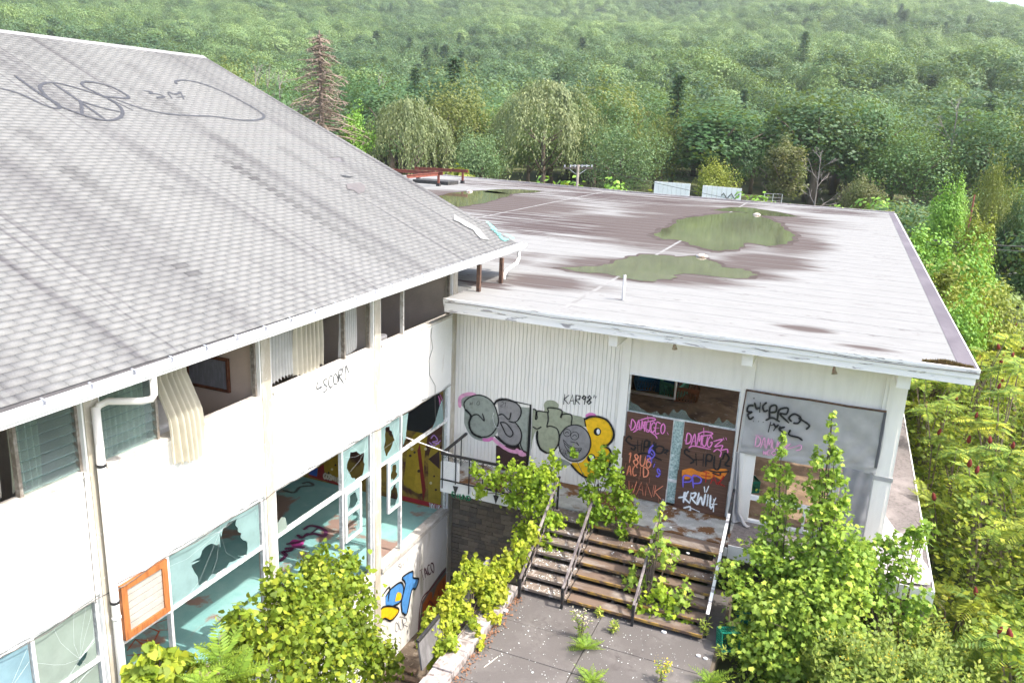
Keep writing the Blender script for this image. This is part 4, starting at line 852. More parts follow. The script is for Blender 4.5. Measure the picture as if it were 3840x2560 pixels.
def spray(nm, strokes, pl, w, mt, par, cr=None, smooth=True, off=.004, jit=.12, halo=True):
    if len(strokes) == 2:
        for q_ in strokes: o_ = spray(nm, [q_], pl, w, mt, par, cr, smooth, off, jit, halo)
        return o_
    n = nrm(pl); m = MB(); rr = random.Random(len(nm)+len(strokes))
    for s in strokes:
        s = [(cr(p) if cr else p) for p in s]
        if smooth: s = catmull(s)
        P = [to_plane(pl, q) for q in s]; _lay[0] = (_lay[0]+1) % 12; L = len(P); vs = []
        for i, p in enumerate(P):
            d = P[min(i+1,L-1)]-P[max(i-1,0)]; d = d/(np.linalg.norm(d)+1e-9); sd = np.cross(n, d); ww = w*(.5 if i in (0, L-1) else 1)*(1+rr.uniform(-jit,jit))
            o = n*(off+_lay[0]*.0002+i*.00005); vs += [p+sd*ww/2+o, p-sd*ww/2+o]
        m.add(vs, [(2*i,2*i+1,2*i+3,2*i+2) for i in range(L-1)])
    if w >= .02 and pl != 'roof' and not nm.startswith('graffiti_shadow') and halo:
        hn = mt.name+'_overspray'
        if hn not in _mc:
            h = mt.copy(); h.name = hn; nt = h.node_tree; tp = N(nt, 'ShaderNodeBsdfTransparent'); ms = N(nt, 'ShaderNodeMixShader'); nt.links.new(ramp(nt, noise(nt, 45, detail=3), .30, .75, (.6,.6,.6), (1,1,1)), ms.inputs[0])
            nt.links.new(nt.nodes['Principled BSDF'].outputs[0], ms.inputs[1]); nt.links.new(tp.outputs[0], ms.inputs[2]); nt.links.new(ms.outputs[0], nt.nodes['Material Output'].inputs[0]); _mc[hn] = h
        spray('overspray', strokes, pl, w*1.9, _mc[hn], par, cr, smooth, off-.0006, .25, False)['kind'] = 'stuff'
    return obj(nm, m, mt, par)
def fill(nm, pts, pl, mt, par, cr=None, off=.003, smooth=True):
    s = [(cr(p) if cr else p) for p in pts]
    if smooth: s = catmull(s+[s[0]], 4)[:-1]
    n = nrm(pl); P = [to_plane(pl, q)+n*off for q in s]; m = MB(); m.poly(P); return obj(nm, m, mt, par)
def text(s, a, b, h, slant=.15, jit=.06):
    a = np.array(a, float); b = np.array(b, float); n = len(s); adv = (b-a)/n; ux = adv; uy = np.array([adv[1], -adv[0]]); uy = uy/np.linalg.norm(uy)*h; uy = np.array([uy[0]*.3+slant*h, -abs(uy[1])]) ; rr = random.Random(s); out = []
    for i, ch in enumerate(s):
        for st_ in FONT.get(ch, []):
            out.append([tuple(a+adv*i+ux*.82*(p[0]+rr.uniform(-jit,jit)*4)/4+uy*(p[1]+rr.uniform(-jit,jit)*6)/6) for p in st_])
    return out
BLK = paint('black', (.012,.012,.014)); PNK = paint('pink', (.72,.22,.50)); LPNK = paint('light_pink', (.75,.36,.55)); GRY = paint('grey_green', (.30,.33,.29)); GRY2 = paint('grey', (.27,.26,.26)); YEL = paint('yellow', (.85,.50,.01)); ORG_ = paint('orange', (.72,.22,.02)); SALM = paint('salmon', (.75,.27,.15)); PUR = paint('violet', (.17,.13,.62)); WHT = paint('white', (.82,.84,.86)); REDP = paint('red', (.50,.02,.02)); BLU = paint('blue', (.08,.27,.62)); MINT = paint('mint', (.16,.62,.52)); DGRN = paint('green', (.02,.36,.16)); MAR = paint('brown_door', (.055,.028,.028)); OLV = paint('olive', (.33,.35,.25))
K5 = crop(1600, 1350, 900/2171); W2 = (1, -.015); Wd = (1, -.062)
fill('graffiti_shadow', [(300,400),(310,340),(380,305),(450,318),(560,360),(640,470),(660,600),(600,700),(510,730),(420,700),(370,640),(340,560),(340,440)], W2, GRY, hall, K5, .002)
[spray('graffiti_shadow', [q_], W2, .10, LPNK, hall, K5, off=.0025+.0003*i_) for i_, q_ in enumerate(([(300,430),(305,340),(380,305),(450,318)],[(590,700),(660,760),(760,820),(880,830)],[(810,800),(850,850),(900,850)]))]
spray('graffiti_shadow', [[(505,718),(560,720),(600,700)]], W2, .09, PNK, hall, K5, off=.0028); spray('graffiti_shadow', [[(1440,510),(1480,490),(1530,500)]], W2, .09, PNK, hall, K5, off=.0028)
fill('painted_door', [(628,770),(930,770),(905,1010),(625,1010)], W2, MAR, hall, K5, .0022, False)
fill('graffiti_letter', [(345,440),(345,380),(400,330),(480,315),(560,345),(610,400),(640,480),(650,560),(620,630),(570,680),(500,695),(430,670),(395,620),(385,560),(400,500)], W2, GRY, hall, K5, .0035)
fill('graffiti_letter', [(640,360),(720,350),(800,380),(850,430),(850,500),(800,560),(840,620),(860,690),(830,760),(770,775),(700,745),(650,690),(640,600),(650,480)], W2, GRY2, hall, K5, .0033)
fill('graffiti_letter', [(830,420),(945,430),(915,830),(850,800),(830,760),(860,690),(810,570),(850,500)], W2, GRY, hall, K5, .0031, False)
fill('graffiti_letter', [(960,440),(1060,460),(1060,400),(1090,365),(1150,365),(1195,400),(1200,440),(1310,490),(1420,520),(1440,600),(1330,590),(1220,700),(1200,760),(1150,830),(1080,840),(1020,790),(1000,720),(990,640),(960,720),(945,800)], W2, OLV, hall, K5, .0036)
fill('graffiti_letter', [(1100,850),(1200,880),(1300,930),(1250,960),(1160,930)], W2, GRY, hall, K5, .003)
fill('graffiti_numeral', [(1425,560),(1460,515),(1530,500),(1600,520),(1660,570),(1685,650),(1680,720),(1640,765),(1590,775),(1645,800),(1668,870),(1640,960),(1570,1040),(1470,1062),(1380,1015),(1310,930),(1400,920),(1470,830),(1475,700)], W2, YEL, hall, K5, .0040)
fill('graffiti_face', [(1340+145*math.cos(t), 748+165*math.sin(t)) for t in np.arange(0, 6.28, .42)], W2, GRY2, hall, K5, .0046)
OUT = [[(345,440),(342,380),(400,330),(480,315),(560,345),(610,400),(640,480),(650,560),(620,630),(570,680),(500,695),(430,670),(395,620),(385,560),(410,505),(465,492),(522,548),(505,478)],
       [(640,360),(720,350),(800,380),(850,430),(850,500),(800,560),(740,550)],[(650,495),(690,490),(745,535),(765,470)],[(800,560),(845,620),(860,690),(830,760),(770,775),(700,745),(640,680)],[(665,560),(720,570),(780,650),(760,690),(720,670),(690,610),(665,560)],
       [(860,690),(850,760),(880,830)],[(960,440),(990,455),(985,530),(1000,520),(1005,460),(1100,470),(1100,430),(1220,450),(1215,520),(1225,490),(1310,495),(1308,590)],[(1005,630),(1000,720),(1020,790),(1080,835),(1140,825),(1190,760),(1200,690),(1180,620),(1120,595),(1085,605)],
       [(960,600),(1000,620),(1040,600)],[(1085,605),(1100,540),(1095,465)]]
spray('graffiti_outline', OUT, W2, .030, BLK, hall, K5, off=.0052)
spray('graffiti_outline', [[(345,440),(400,500),(385,560),(395,620),(430,670),(500,700)],[(615,680),(700,750),(780,780),(840,770)],[(1000,640),(1000,720),(1030,800),(1090,840)],[(610,400),(640,365),(700,350)],[(1425,520),(1440,600)]], W2, .055, BLK, hall, K5, off=.0056)
spray('graffiti_outline', [[(1430,535),(1480,512),(1560,512),(1640,550),(1690,640),(1685,710),(1640,765),(1590,775),(1650,800),(1672,870),(1645,960),(1570,1045),(1470,1066),(1380,1020),(1300,935)]], W2, .05, BLK, hall, K5, off=.0060)
spray('graffiti_outline', [[(1340+145*math.cos(t), 748+165*math.sin(t)) for t in np.arange(2.2, 8.6, .3)]], W2, .026, BLK, hall, K5, off=.0064)
for c, rr_ in (((1545,645),34),((1490,885),38)):
    fill('graffiti_eye', [(c[0]+rr_*math.cos(t), c[1]+rr_*1.05*math.sin(t)) for t in np.arange(0,6.28,.5)], W2, BLK, hall, K5, .0068); fill('graffiti_eye', [(c[0]+8+rr_*.45*math.cos(t), c[1]+rr_*.7*math.sin(t)) for t in np.arange(0,6.28,.5)], W2, WHT, hall, K5, .0078)
circ = lambda cx, cy, r_: [(cx+r_*math.cos(t), cy+r_*math.sin(t)) for t in np.arange(0, 6.6, .4)]
spray('graffiti_face', [circ(1272,655,33), circ(1340,682,36), [(1250,660),(1270,645),(1290,662)], [(1318,690),(1340,672),(1360,690)], [(1235,715),(1290,770),(1360,795),(1405,795)], [(1235,715),(1260,790),(1310,840),(1370,840),(1405,795)], [(1245,745),(1310,800),(1400,815)], [(1275,765),(1285,815)], [(1310,785),(1315,840)], [(1345,795),(1350,842)], [(1375,798),(1378,832)], [(1300,735),(1350,745),(1378,770),(1355,735)]], W2, .016, BLK, hall, K5, off=.0082)
spray('graffiti_tag', text('KAR98"', (1240,395), (1550,405), 85, .1), W2, .032, BLK, hall, K5, smooth=False, off=.007)
spray('graffiti_tag', text('KAR98"', (1195,840), (1360,905), 55, .1), W2, .016, BLK, hall, K5, smooth=False, off=.0085)
spray('graffiti_tag', text('WIO', (388,405), (485,405), 35), W2, .010, BLK, hall, K5, off=.007); spray('graffiti_tag', text('21.', (670,415), (750,430), 40), W2, .010, BLK, hall, K5, off=.007)
spray('door_edge', [[(942,400),(935,560),(925,760),(908,1000)]], W2, .075, BLK, hall, K5, off=.0088, smooth=False); spray('door_edge', [[(650,350),(800,375),(945,405)]], W2, .03, BLK, hall, K5, off=.0092, smooth=False)
K6 = crop(2250, 1380, 1150/2352)
spray('graffiti_tag', text('DAMUGEO', (235,470), (500,505), 80, .1)+[[(365,365),(372,410)],[(300,400),(370,380),(420,385),(415,400),(330,415)],[(255,490),(330,455),(420,510),(440,540)],[(515,490),(525,510)],[(222,430),(232,455)]], Wd, .027, PNK, hall, K6, off=.006)
spray('graffiti_tag', text('DAMUG', (660,580), (860,610), 85, .1)+[[(795,455),(798,520)],[(750,505),(800,485),(860,495),(850,510),(770,520)],[(680,610),(720,595),(850,620)],[(870,560),(940,545),(880,600),(940,590),(930,625),(975,620),(980,650)],[(870,640),(900,620),(930,640),(920,680)],[(650,545),(660,565)],[(945,530),(952,550)],[(965,530),(972,550)]], Wd, .027, PNK, hall, K6, off=.006)
spray('graffiti_tag', [[(245,545),(225,520),(200,550),(230,580),(270,600),(260,625),(235,610)],[(290,550),(290,640)],[(265,590),(320,585)],[(325,550),(315,640)],[(335,640),(345,560),(375,560),(365,600),(340,600)],[(385,555),(380,630),(410,640),(415,560)],[(430,570),(425,640),(470,650),(490,610),(450,595),(430,610)],[(480,620),(525,630),(490,650)],[(500,640),(515,665)],[(260,670),(340,650),(420,680),(475,705)],[(340,680),(400,690)]], Wd, .034, BLK, hall, K6, off=.0072)
spray('graffiti_tag', [[(690,640),(660,620),(650,650),(690,680),(720,710),(690,730)],[(735,650),(740,745)],[(720,700),(790,700)],[(795,655),(790,750)],[(810,755),(820,665),(860,670),(850,710),(815,705)],[(880,670),(875,760),(910,770),(930,690)],[(940,700),(960,650),(990,690),(960,740),(1000,750)],[(830,780),(900,795),(990,790)],[(860,800),(915,820),(925,800)],[(770,790),(830,780)]], Wd, .034, BLK, hall, K6, off=.0072)
spray('graffiti_tag', text('18U6', (205,725), (400,765), 85, .05), Wd, .030, SALM, hall, K6, off=.0078); spray('graffiti_tag', text('ACID', (205,815), (375,835), 75, .05), Wd, .030, SALM, hall, K6, off=.0080); spray('graffiti_tag', text('WANK', (210,950), (480,1000), 95, .12), Wd, .030, SALM, hall, K6, smooth=False, off=.0082)
spray('graffiti_drips', [[(200,725),(192,770)],[(245,730),(250,790)],[(300,820),(300,860)],[(270,955),(268,990)],[(450,985),(448,1050)],[(380,840),(378,880)]], Wd, .008, SALM, hall, K6, smooth=False, off=.0078)
spray('graffiti_tag', text('Big', (360,690), (460,840), 90, .0)+text('6', (370,680), (430,690), 110, 0), Wd, .032, PUR, hall, K6, off=.0068)
fill('graffiti_blotch', [(630,780),(700,765),(760,790),(830,775),(960,770),(975,800),(930,850),(880,830),(830,850),(740,830),(670,850),(630,830)], Wd, ORG_, hall, K6, .0062)
spray('graffiti_tag', text('PP', (640,915), (790,930), 95, 0), Wd, .032, PUR, hall, K6, off=.0086); spray('graffiti_tag', text('TAZ', (790,870), (960,900), 75, .0)+[[(775,820),(850,830)],[(900,870),(960,905)]], Wd, .034, REDP, hall, K6, smooth=False, off=.0090)
spray('graffiti_tag', [[(600,990),(660,980),(650,950),(640,1030)],[(680,940),(650,990),(690,1035)],[(700,950),(690,1030)],[(700,960),(735,955),(720,990),(700,990),(740,1040)],[(760,950),(745,1045),(775,985),(790,1050),(810,960)],[(830,965),(820,1055)],[(850,970),(845,1060),(870,1060)],[(875,1000),(870,1100)],[(900,1040),(840,1040)],[(890,990),(850,1080)],[(640,1070),(690,1060),(690,1090),(660,1095)],[(700,1070),(765,1100)],[(800,905),(805,950)],[(835,900),(815,950)]], Wd, .040, WHT, hall, K6, off=.0088)
Wt = (1, -.17)
spray('graffiti_tag', [[(1180,285),(1140,290),(1130,330),(1165,335),(1135,355),(1150,390),(1180,370)],[(1185,260),(1200,310),(1225,300)],[(1230,260),(1225,340)],[(1280,260),(1250,290),(1260,330),(1290,320)],[(1300,390),(1305,300),(1350,285),(1350,330),(1305,340)],[(1360,400),(1375,320),(1440,305),(1430,350),(1380,350),(1450,420)],[(1470,410),(1450,380),(1490,350),(1540,380),(1520,420),(1480,420)],[(1520,380),(1570,410),(1605,440),(1580,470)],[(1180,225),(1182,235)],[(1175,405),(1178,410)],[(1215,405),(1218,410)],[(1250,412),(1253,417)],[(1460,470),(1450,510),(1520,530),(1555,555)],[(1270,400),(1320,380),(1380,410)],[(1290,490),(1310,410)],[(1300,440),(1340,430)],[(1330,420),(1350,450),(1370,430)],[(1350,450),(1330,480)],[(1380,440),(1375,480)],[(1420,450),(1375,465),(1430,510)]], Wt, .040, BLK, tp, K6, off=.004)
spray('graffiti_tag', text('DAMUG', (1190,600), (1400,640), 80, .1)+[[(1400,610),(1460,580),(1420,620),(1500,600)],[(1500,600),(1540,590),(1540,620),(1500,630)],[(1190,510),(1250,520)]]+text('WEO', (1250,660), (1350,665), 30), Wt, .024, LPNK, tp, K6, off=.004)
# lodge
W1 = (0, .017)
spray('graffiti_tag', [[(572,612),(578,600)],[(584,606),(590,594)],[(614,592),(608,638),(642,622)],[(634,588),(626,672)],[(668,578),(648,590),(652,612),(668,626),(660,652),(644,658)],[(702,560),(684,568),(676,605),(688,632),(702,618)],[(718,546),(706,570),(708,604),(722,610),(732,580),(718,546)],[(738,602),(736,536),(757,526),(752,556),(738,562),(766,606)],[(776,500),(779,570),(768,596)],[(754,530),(776,498),(797,548)],[(786,584),(786,589)],[(787,606),(787,611)],[(790,488),(786,500)],[(799,486),(795,498)]], W1, .024, paint('dark_tag', (.07,.075,.08)), lodge, K2, off=.004)
Wb = (0, .002)
fill('graffiti_letter', [(1680,1120),(1720,990),(1760,960),(1830,970),(1835,1000),(1790,1050),(1740,1040),(1700,1135)], Wb, YEL, lodge, K7, .004)
fill('graffiti_letter', [(1755,900),(1790,850),(1850,810),(1870,850),(1850,930),(1800,960),(1760,960)], Wb, BLU, lodge, K7, .005); fill('graffiti_letter', [(1860,1000),(1855,930),(1880,820),(1860,780),(1925,745),(1930,780),(1960,790),(1945,850),(1920,860),(1890,1000)], Wb, BLU, lodge, K7, .0055)
fill('graffiti_letter', [(1815,930),(1830,875),(1855,880),(1850,920)], Wb, YEL, lodge, K7, .006)
spray('graffiti_outline', [[(1680,1120),(1720,990),(1760,960),(1830,970),(1835,1000),(1790,1050),(1740,1040),(1700,1135),(1680,1120)],[(1755,900),(1790,850),(1850,810),(1870,850),(1850,930),(1800,960)],[(1860,1000),(1855,930),(1880,820),(1860,780),(1925,740),(1930,780),(1965,790),(1945,850),(1920,860),(1890,1005),(1860,1000)],[(1730,900),(1780,840),(1770,930)]], Wb, .045, BLK, lodge, K7, off=.007)
spray('graffiti_tag', text('TACO', (1985,800), (2070,735), 75, .0), Wb, .03, paint('wine', (.09,.012,.03)), lodge, K7, off=.005); spray('graffiti_tag', text('SHIT', (1840,735), (1910,690), 45, 0), Wb, .016, paint('ashen', (.12,.11,.13)), lodge, K7, smooth=False, off=.005); spray('graffiti_tag', text('OUR', (1820,1125), (1900,1085), 65, 0)+text('Y', (1850,1060), (1915,1020), 40, 0), Wb, .014, paint('ashen', (.12,.11,.13)), lodge, K7, off=.005)
fill('graffiti_block', [(1960,1160),(1985,930),(2040,840),(2110,740),(2160,690),(2160,1000),(2060,1130)], Wb, paint('smoke', (.15,.13,.12)), lodge, K7, .004, False)
fill('graffiti_letter', [(1985,1130),(1990,950),(2035,870),(2050,870),(2050,920),(2080,830),(2150,740),(2150,960),(2050,1090)], Wb, paint('burnt_orange', (.42,.10,.015)), lodge, K7, .005, False)
spray('graffiti_outline', [[(1960,1150),(1980,930),(2040,850),(2110,760),(2155,700)],[(2015,1000),(2030,930),(2060,960)],[(2090,860),(2095,990)],[(2120,800),(2125,900)]], Wb, .04, paint('wine2', (.16,.02,.03)), lodge, K7, off=.006)
# mural on the end wall and marks on the lower floor
We = (1, -.295)
MU = [('mural_flame', [(1120, 1200), (1150, 960), (1230, 870), (1260, 900), (1240, 1050), (1230, 1250)], (0.385, 0.252, 0.014)), ('mural_flame', [(1180, 1230), (1195, 1110), (1225, 1100), (1230, 1240)], (0.455, 0.294, 0.021)), ('mural_dark', [(1140, 880), (1140, 780), (1330, 660), (1345, 800), (1240, 900)], (0.015, 0.015, 0.02)), ('mural_red', [(1200, 1000), (1215, 960), (1250, 1230), (1235, 1300)], (0.2, 0.012, 0.012)), ('mural_flame', [(1265, 1310), (1270, 1020), (1330, 960), (1335, 1330)], (0.35, 0.238, 0.021)), ('mural_red', [(1110, 1290), (1340, 1345), (1340, 1320), (1110, 1265)], (0.36, 0.02, 0.03)), ('mural_dark', [(1265, 1050), (1330, 1000), (1332, 1110)], (0.05, 0.02, 0.02)), ('mural_flame', [(640, 1130), (650, 1080), (740, 1040), (745, 1180)], (0.364, 0.21, 0.014)), ('mural_red', [(610, 1160), (620, 1100), (650, 1080), (660, 1170)], (0.25, 0.02, 0.02)), ('mural_blue', [(560, 1140), (590, 1100), (615, 1105), (610, 1155)], (0.05, 0.12, 0.45)), ('mural_red', [(560, 1150), (745, 1205), (745, 1190), (560, 1138)], (0.32, 0.03, 0.03))]
for i, (nm, p, c) in enumerate(MU): fill(nm, p, We, paint(nm+str(c), c), lodge, K2, .004+.0008*i, nm == 'mural_flame')
spray('graffiti_tag', text('YOINK', (1268,1350), (1335,1365), 45, .0), We, .03, WHT, lodge, K2, off=.016, smooth=False); spray('graffiti_tag', text('COSMIC', (650,1160), (745,1190), 30, 0), We, .05, paint('cream', (.6,.5,.4)), lodge, K2, off=.016)
spray('graffiti_tag', [[(1280,930),(1300,910),(1320,940),(1290,950),(1330,960)],[(1270,950),(1300,970),(1340,940)]], We, .03, paint('lilac', (.5,.25,.6)), lodge, K2, off=.017); spray('graffiti_tag', [[(1325,680),(1340,720)],[(1335,670),(1350,710)],[(1330,700),(1335,740)]], We, .05, PNK, lodge, K2, off=.017)
spots = [(1170,990,9),(1185,1010,7),(1160,1030,8),(1250,990,8),(1255,1020,6),(1210,1120,9),(1280,1190,8),(1310,1230,7),(1300,1150,6),(700,1110,7),(720,1085,6),(680,1130,6)]
for k, (a, b, r_) in enumerate(spots): fill('mural_spot', circ(a, b, r_)[:-1], We, paint('spot', (.05,.02,.01)) if k % 3 else paint('spotp', (.65,.55,.3)), lodge, K2, .018)
Wf = (2, -1.415)
spray('graffiti_floor', [[(1090,680),(1130,640),(1110,620),(1160,610),(1170,590)],[(1120,600),(1180,590),(1250,590)],[(1130,570),(1200,560),(1250,545)],[(1240,480),(1280,455),(1340,465),(1380,490),(1370,520),(1310,505),(1250,515)],[(1200,510),(1230,530),(1270,500)],[(1290,500),(1330,470)]], Wf, .09, paint('dark_violet', (.09,.02,.07)), lodge, K7, off=.003)
fill('graffiti_floor', [(1150,560),(1180,540),(1240,555),(1230,580),(1180,590)], Wf, paint('magenta', (.5,.06,.3)), lodge, K7, .002)
spray('graffiti_floor', [[(130,1270),(290,1260),(250,1290)],[(130,1240),(180,1170),(300,1180),(330,1120),(250,1090),(390,1040)],[(180,1170),(240,1210),(330,1190),(300,1250)],[(330,1110),(390,1110),(390,1050)]], Wf, .035, paint('rust_orange', (.50,.10,.03)), lodge, K7, smooth=False, off=.003)
spray('graffiti_floor', [[(1110,230),(1180,245),(1220,210),(1300,200),(1270,180),(1230,190)]], Wf, .07, paint('soot', (.08,.09,.09)), lodge, K7, off=.003)
# balcony fascia, lodge roof
spray('graffiti_tag', text('RIUNO', (300,820), (520,870), 55, .0), (1, YD), .028, DGRN, hall, crop(1600,1600,300/941), off=.004); spray('graffiti_tag', text('RIUNO', (306,824), (526,874), 55, .0), (1, YD), .016, BLK, hall, crop(1600,1600,300/941), off=.0065)
K10 = crop(0, 0, 1500/2352); SPR = paint('faded_black', (.05,.05,.055))
spray('graffiti_line', [[(0,525),(120,560),(250,620),(330,645),(350,635),(330,610),(270,580),(180,520),(85,450)],[(350,635),(270,570),(235,525),(250,500),(310,492),(400,510),(520,545),(620,580),(700,630),(720,670),(700,700),(640,715),(560,705),(450,670),(360,635)],[(310,495),(450,590),(620,710)],[(450,590),(475,610),(482,685)],[(460,597),(600,640),(710,665)],[(620,575),(520,530),(482,505),(490,490),(550,490),(650,515),(720,550),(755,575),(740,585),(680,580),(620,575)],[(620,575),(780,655)],[(680,590),(820,640),(950,670),(1100,685),(1250,690),(1400,710),(1500,712),(1550,695),(1530,665),(1420,600),(1300,540),(1180,495),(1090,478),(1040,480),(1032,492),(1040,500)]], 'roof', .075, SPR, rf, K10, off=.022)
spray('graffiti_line', [[(845,540),(890,545),(880,555),(930,560),(965,575),(920,580)],[(985,550),(1010,585)],[(985,545),(1030,560),(1060,545)],[(1060,545),(1080,590)],[(1040,578),(1090,572)]], 'roof', .07, SPR, rf, K10, off=.023)
spray('graffiti_line', [[(880,390),(940,440),(1010,500),(1090,570)],[(950,480),(1050,540),(1140,610)],[(1000,590),(1080,600),(1140,620)],[(1080,640),(1160,690),(1260,720)],[(1150,730),(1240,770),(1330,850),(1460,870)],[(1220,790),(1330,880),(1400,850)],[(1370,730),(1480,760),(1580,820),(1510,840)]], 'roof', .10, MINT, rf, Q, off=.034)
fill('graffiti_blotch', [(1290,830),(1360,840),(1470,875),(1330,885)], 'roof', MINT, rf, Q, .032)
spray('graffiti_outline', [[(610,470),(600,520),(625,600),(655,605)]], W2, .008, WHT, hall, K5, off=.009)
# ================================================================ NEAR PLANTS
MAPLE = np.array([(0,0),(.16,.06),(.42,-.02),(.36,.20),(.56,.42),(.30,.46),(.27,.62),(.13,.56),(0,.95),(-.13,.56),(-.27,.62),(-.30,.46),(-.56,.42),(-.36,.20),(-.42,-.02),(-.16,.06)])
HEART = np.array([(0,0),(.22,-.10),(.45,.05),(.50,.32),(.32,.60),(0,.95),(-.32,.60),(-.50,.32),(-.45,.05),(-.22,-.10)])
LANCE = np.array([(0,0),(.12,.3),(.10,.65),(0,1.0),(-.10,.65),(-.12,.3)])
RHOMB = np.array([(0,0),(.42,.45),(0,1.0),(-.42,.45)])
def leaves(nm_, C, Nn, size, T, r, cup=.12, tdir=None, sig=.27):
    C = np.asarray(C, float); n = np.asarray(Nn, float); n = n/(np.linalg.norm(n, axis=1, keepdims=True)+1e-9)
    t = r.normal(size=C.shape) if tdir is None else np.asarray(tdir, float) + r.normal(size=C.shape)*.15
    t = t - n*(t*n).sum(1, keepdims=True); t /= np.linalg.norm(t, axis=1, keepdims=True)+1e-9; b = np.cross(n, t)
    s = np.asarray(size)[:, None, None]; K = len(T)
    V = C[:, None] + s*(T[None,:,0,None]*b[:,None] + (T[None,:,1,None]-.3)*t[:,None] - cup*(np.abs(T[None,:,0,None])+.5*(T[None,:,1,None]-.5)**2)*n[:,None])
    if not hasattr(nm_, 'lt'): nm_.lt = []
    nm_.lt.append((sum(len(f_) for f_ in nm_.F), np.clip(r.normal(.5,sig,len(C)),0,1)))
    nm_.add(V, np.arange(len(C)*K).reshape(-1, K))
def lobe_pts(lobes, n, r, up=.55, shell=.55, nz=.6, fuzz=.0):
    L = np.array(lobes, float); vol = (L[:,3]*L[:,4]*L[:,5])**.67; k = r.choice(len(L), n, p=vol/vol.sum())
    d = r.normal(size=(n,3)); d /= np.linalg.norm(d, axis=1, keepdims=True)
    rad = shell+(1-shell)*r.random(n)**.6; C = L[k,:3] + d*L[k,3:]*rad[:,None] + r.normal(size=(n,3))*L[k,3:]*fuzz
    return C, d + np.array([.25,0,up]) + r.normal(size=(n,3))*nz
def sub(lobes, k, r, f=(.22,.5)):
    out = list(lobes)
    for l in lobes:
        for q in range(k):
            d = r.normal(size=3); d /= np.linalg.norm(d)
            if q == 0: out.append((l[0]+d[0]*l[3]*.7, l[1]+d[1]*l[4]*.7, l[2]+l[5]*r.uniform(.9,1.35), .045+l[3]*.06, .045+l[4]*.06, .10+l[5]*.28)); continue
            d[2] = abs(d[2])*.8-.15; s = r.uniform(*f); out.append((l[0]+d[0]*l[3]*.95, l[1]+d[1]*l[4]*.95, l[2]+d[2]*l[5]*.95, l[3]*s, l[4]*s, l[5]*s*1.2))
    return out
def lobe(p, ax, val, rpx, sx=1, sz=1, sy=1):
    c = PX(p, ax, val); dep = np.dot(c-CAM, FV); m = rpx*dep/FPX; return (*c, m*sx, m*sy, m*sz)
def plant(nm, label, cat, base, lobes, n, size, T, mt, stems=(), group=None, seed=1, stem_r=.018, up=.55, stem_mat=None, shell=.55):
    r = np.random.default_rng(seed); t = thing(nm, label, cat, tuple(base), group)
    C, Nn = lobe_pts(sub([(l[0],l[1],l[2],l[3]*.82,l[4]*.82,l[5]*.82) for l in lobes], 6, r), n, r, up, shell*.6, .8, .36); m = NM(); leaves(m, C, Nn, size*r.uniform(.6,1.25,n), T, r)
    obj('foliage', m, mt, t, kind='stuff')
    sm = MB(); rr = random.Random(seed); b = np.array(base, float)
    for l in lobes:
        c = np.array(l[:3]); mid = (b+c)/2+np.array([rr.uniform(-.1,.1), rr.uniform(-.1,.1), .05]); sm.tube([b+[rr.uniform(-.08,.08), rr.uniform(-.08,.08), 0], mid, c, c+np.array([0,0,l[5]*.7])], [stem_r, stem_r*.8, stem_r*.5, stem_r*.2], 5)
        for q in range(3): sm.tube([c, c+np.array([rr.uniform(-1,1)*l[3], rr.uniform(-1,1)*l[4], rr.uniform(0,.8)*l[5]])], [stem_r*.4, stem_r*.15], 4)
    for s in stems: sm.tube(s, stem_r, 5)
    obj('stems', sm, stem_mat or BARK, t, kind='stuff'); return t
LF_BUSH = leaf_mat('bush_leaf', (.19,.29,.022), (.31,.38,.04), .35, scale=1.6); LF_VINE = leaf_mat('vine_leaf', (.42,.54,.05), (.28,.45,.04), .45, scale=2.2); LF_VINE2 = leaf_mat('yellow_vine_leaf', (.52,.52,.055), (.36,.48,.045), .45, scale=3)
LF_MAPLE = leaf_mat('maple_leaf', (.22,.37,.05), (.37,.51,.09), .42, scale=1.1); LF_MAPLE2 = leaf_mat('dark_maple_leaf', (.19,.34,.055), (.30,.46,.07), .42, scale=1.5); LF_FERN = leaf_mat('fern_leaf', (.22,.34,.04), (.15,.27,.03), .35); LF_GOLD = leaf_mat('goldenrod_leaf', (.27,.37,.06), (.37,.46,.10), .42, scale=2); LF_UNDER = leaf_mat('undergrowth_leaf', (.12,.21,.03), (.26,.33,.04), .4, scale=.9)
X1 = 1.35
plant('leafy_bush', 'big sunlit yellow green bush growing up against the lodge windows', 'bush', PX((1180,2600),0,X1)*[1,1,0]+[0,0,-4.1],
      [lobe(p, 0, x_, r_) for p, x_, r_ in (((1120,2330),1.3,170),((1270,2260),1.2,140),((1000,2420),1.5,150),((1310,2380),1.2,115),((1200,2140),1.1,75),((1060,2200),1.2,80),((1180,2470),1.7,170),((1310,2120),1.0,45),((1400,2480),1.4,110),((900,2330),1.3,60),((860,2540),1.6,90))], 9800, .092, HEART, LF_BUSH, seed=3, shell=.3)
plant('leafy_shrub', 'small leafy shrub at the foot of the white downpipe', 'bush', PX((640,2700),0,1.0)*[1,1,0]+[0,0,-4.1], [lobe(p, 0, 1.0, r_) for p, r_ in (((600,2500),70),((560,2540),80),((680,2530),75),((530,2580),70),((560,2440),28))], 650, .14, HEART, LF_BUSH, seed=4)
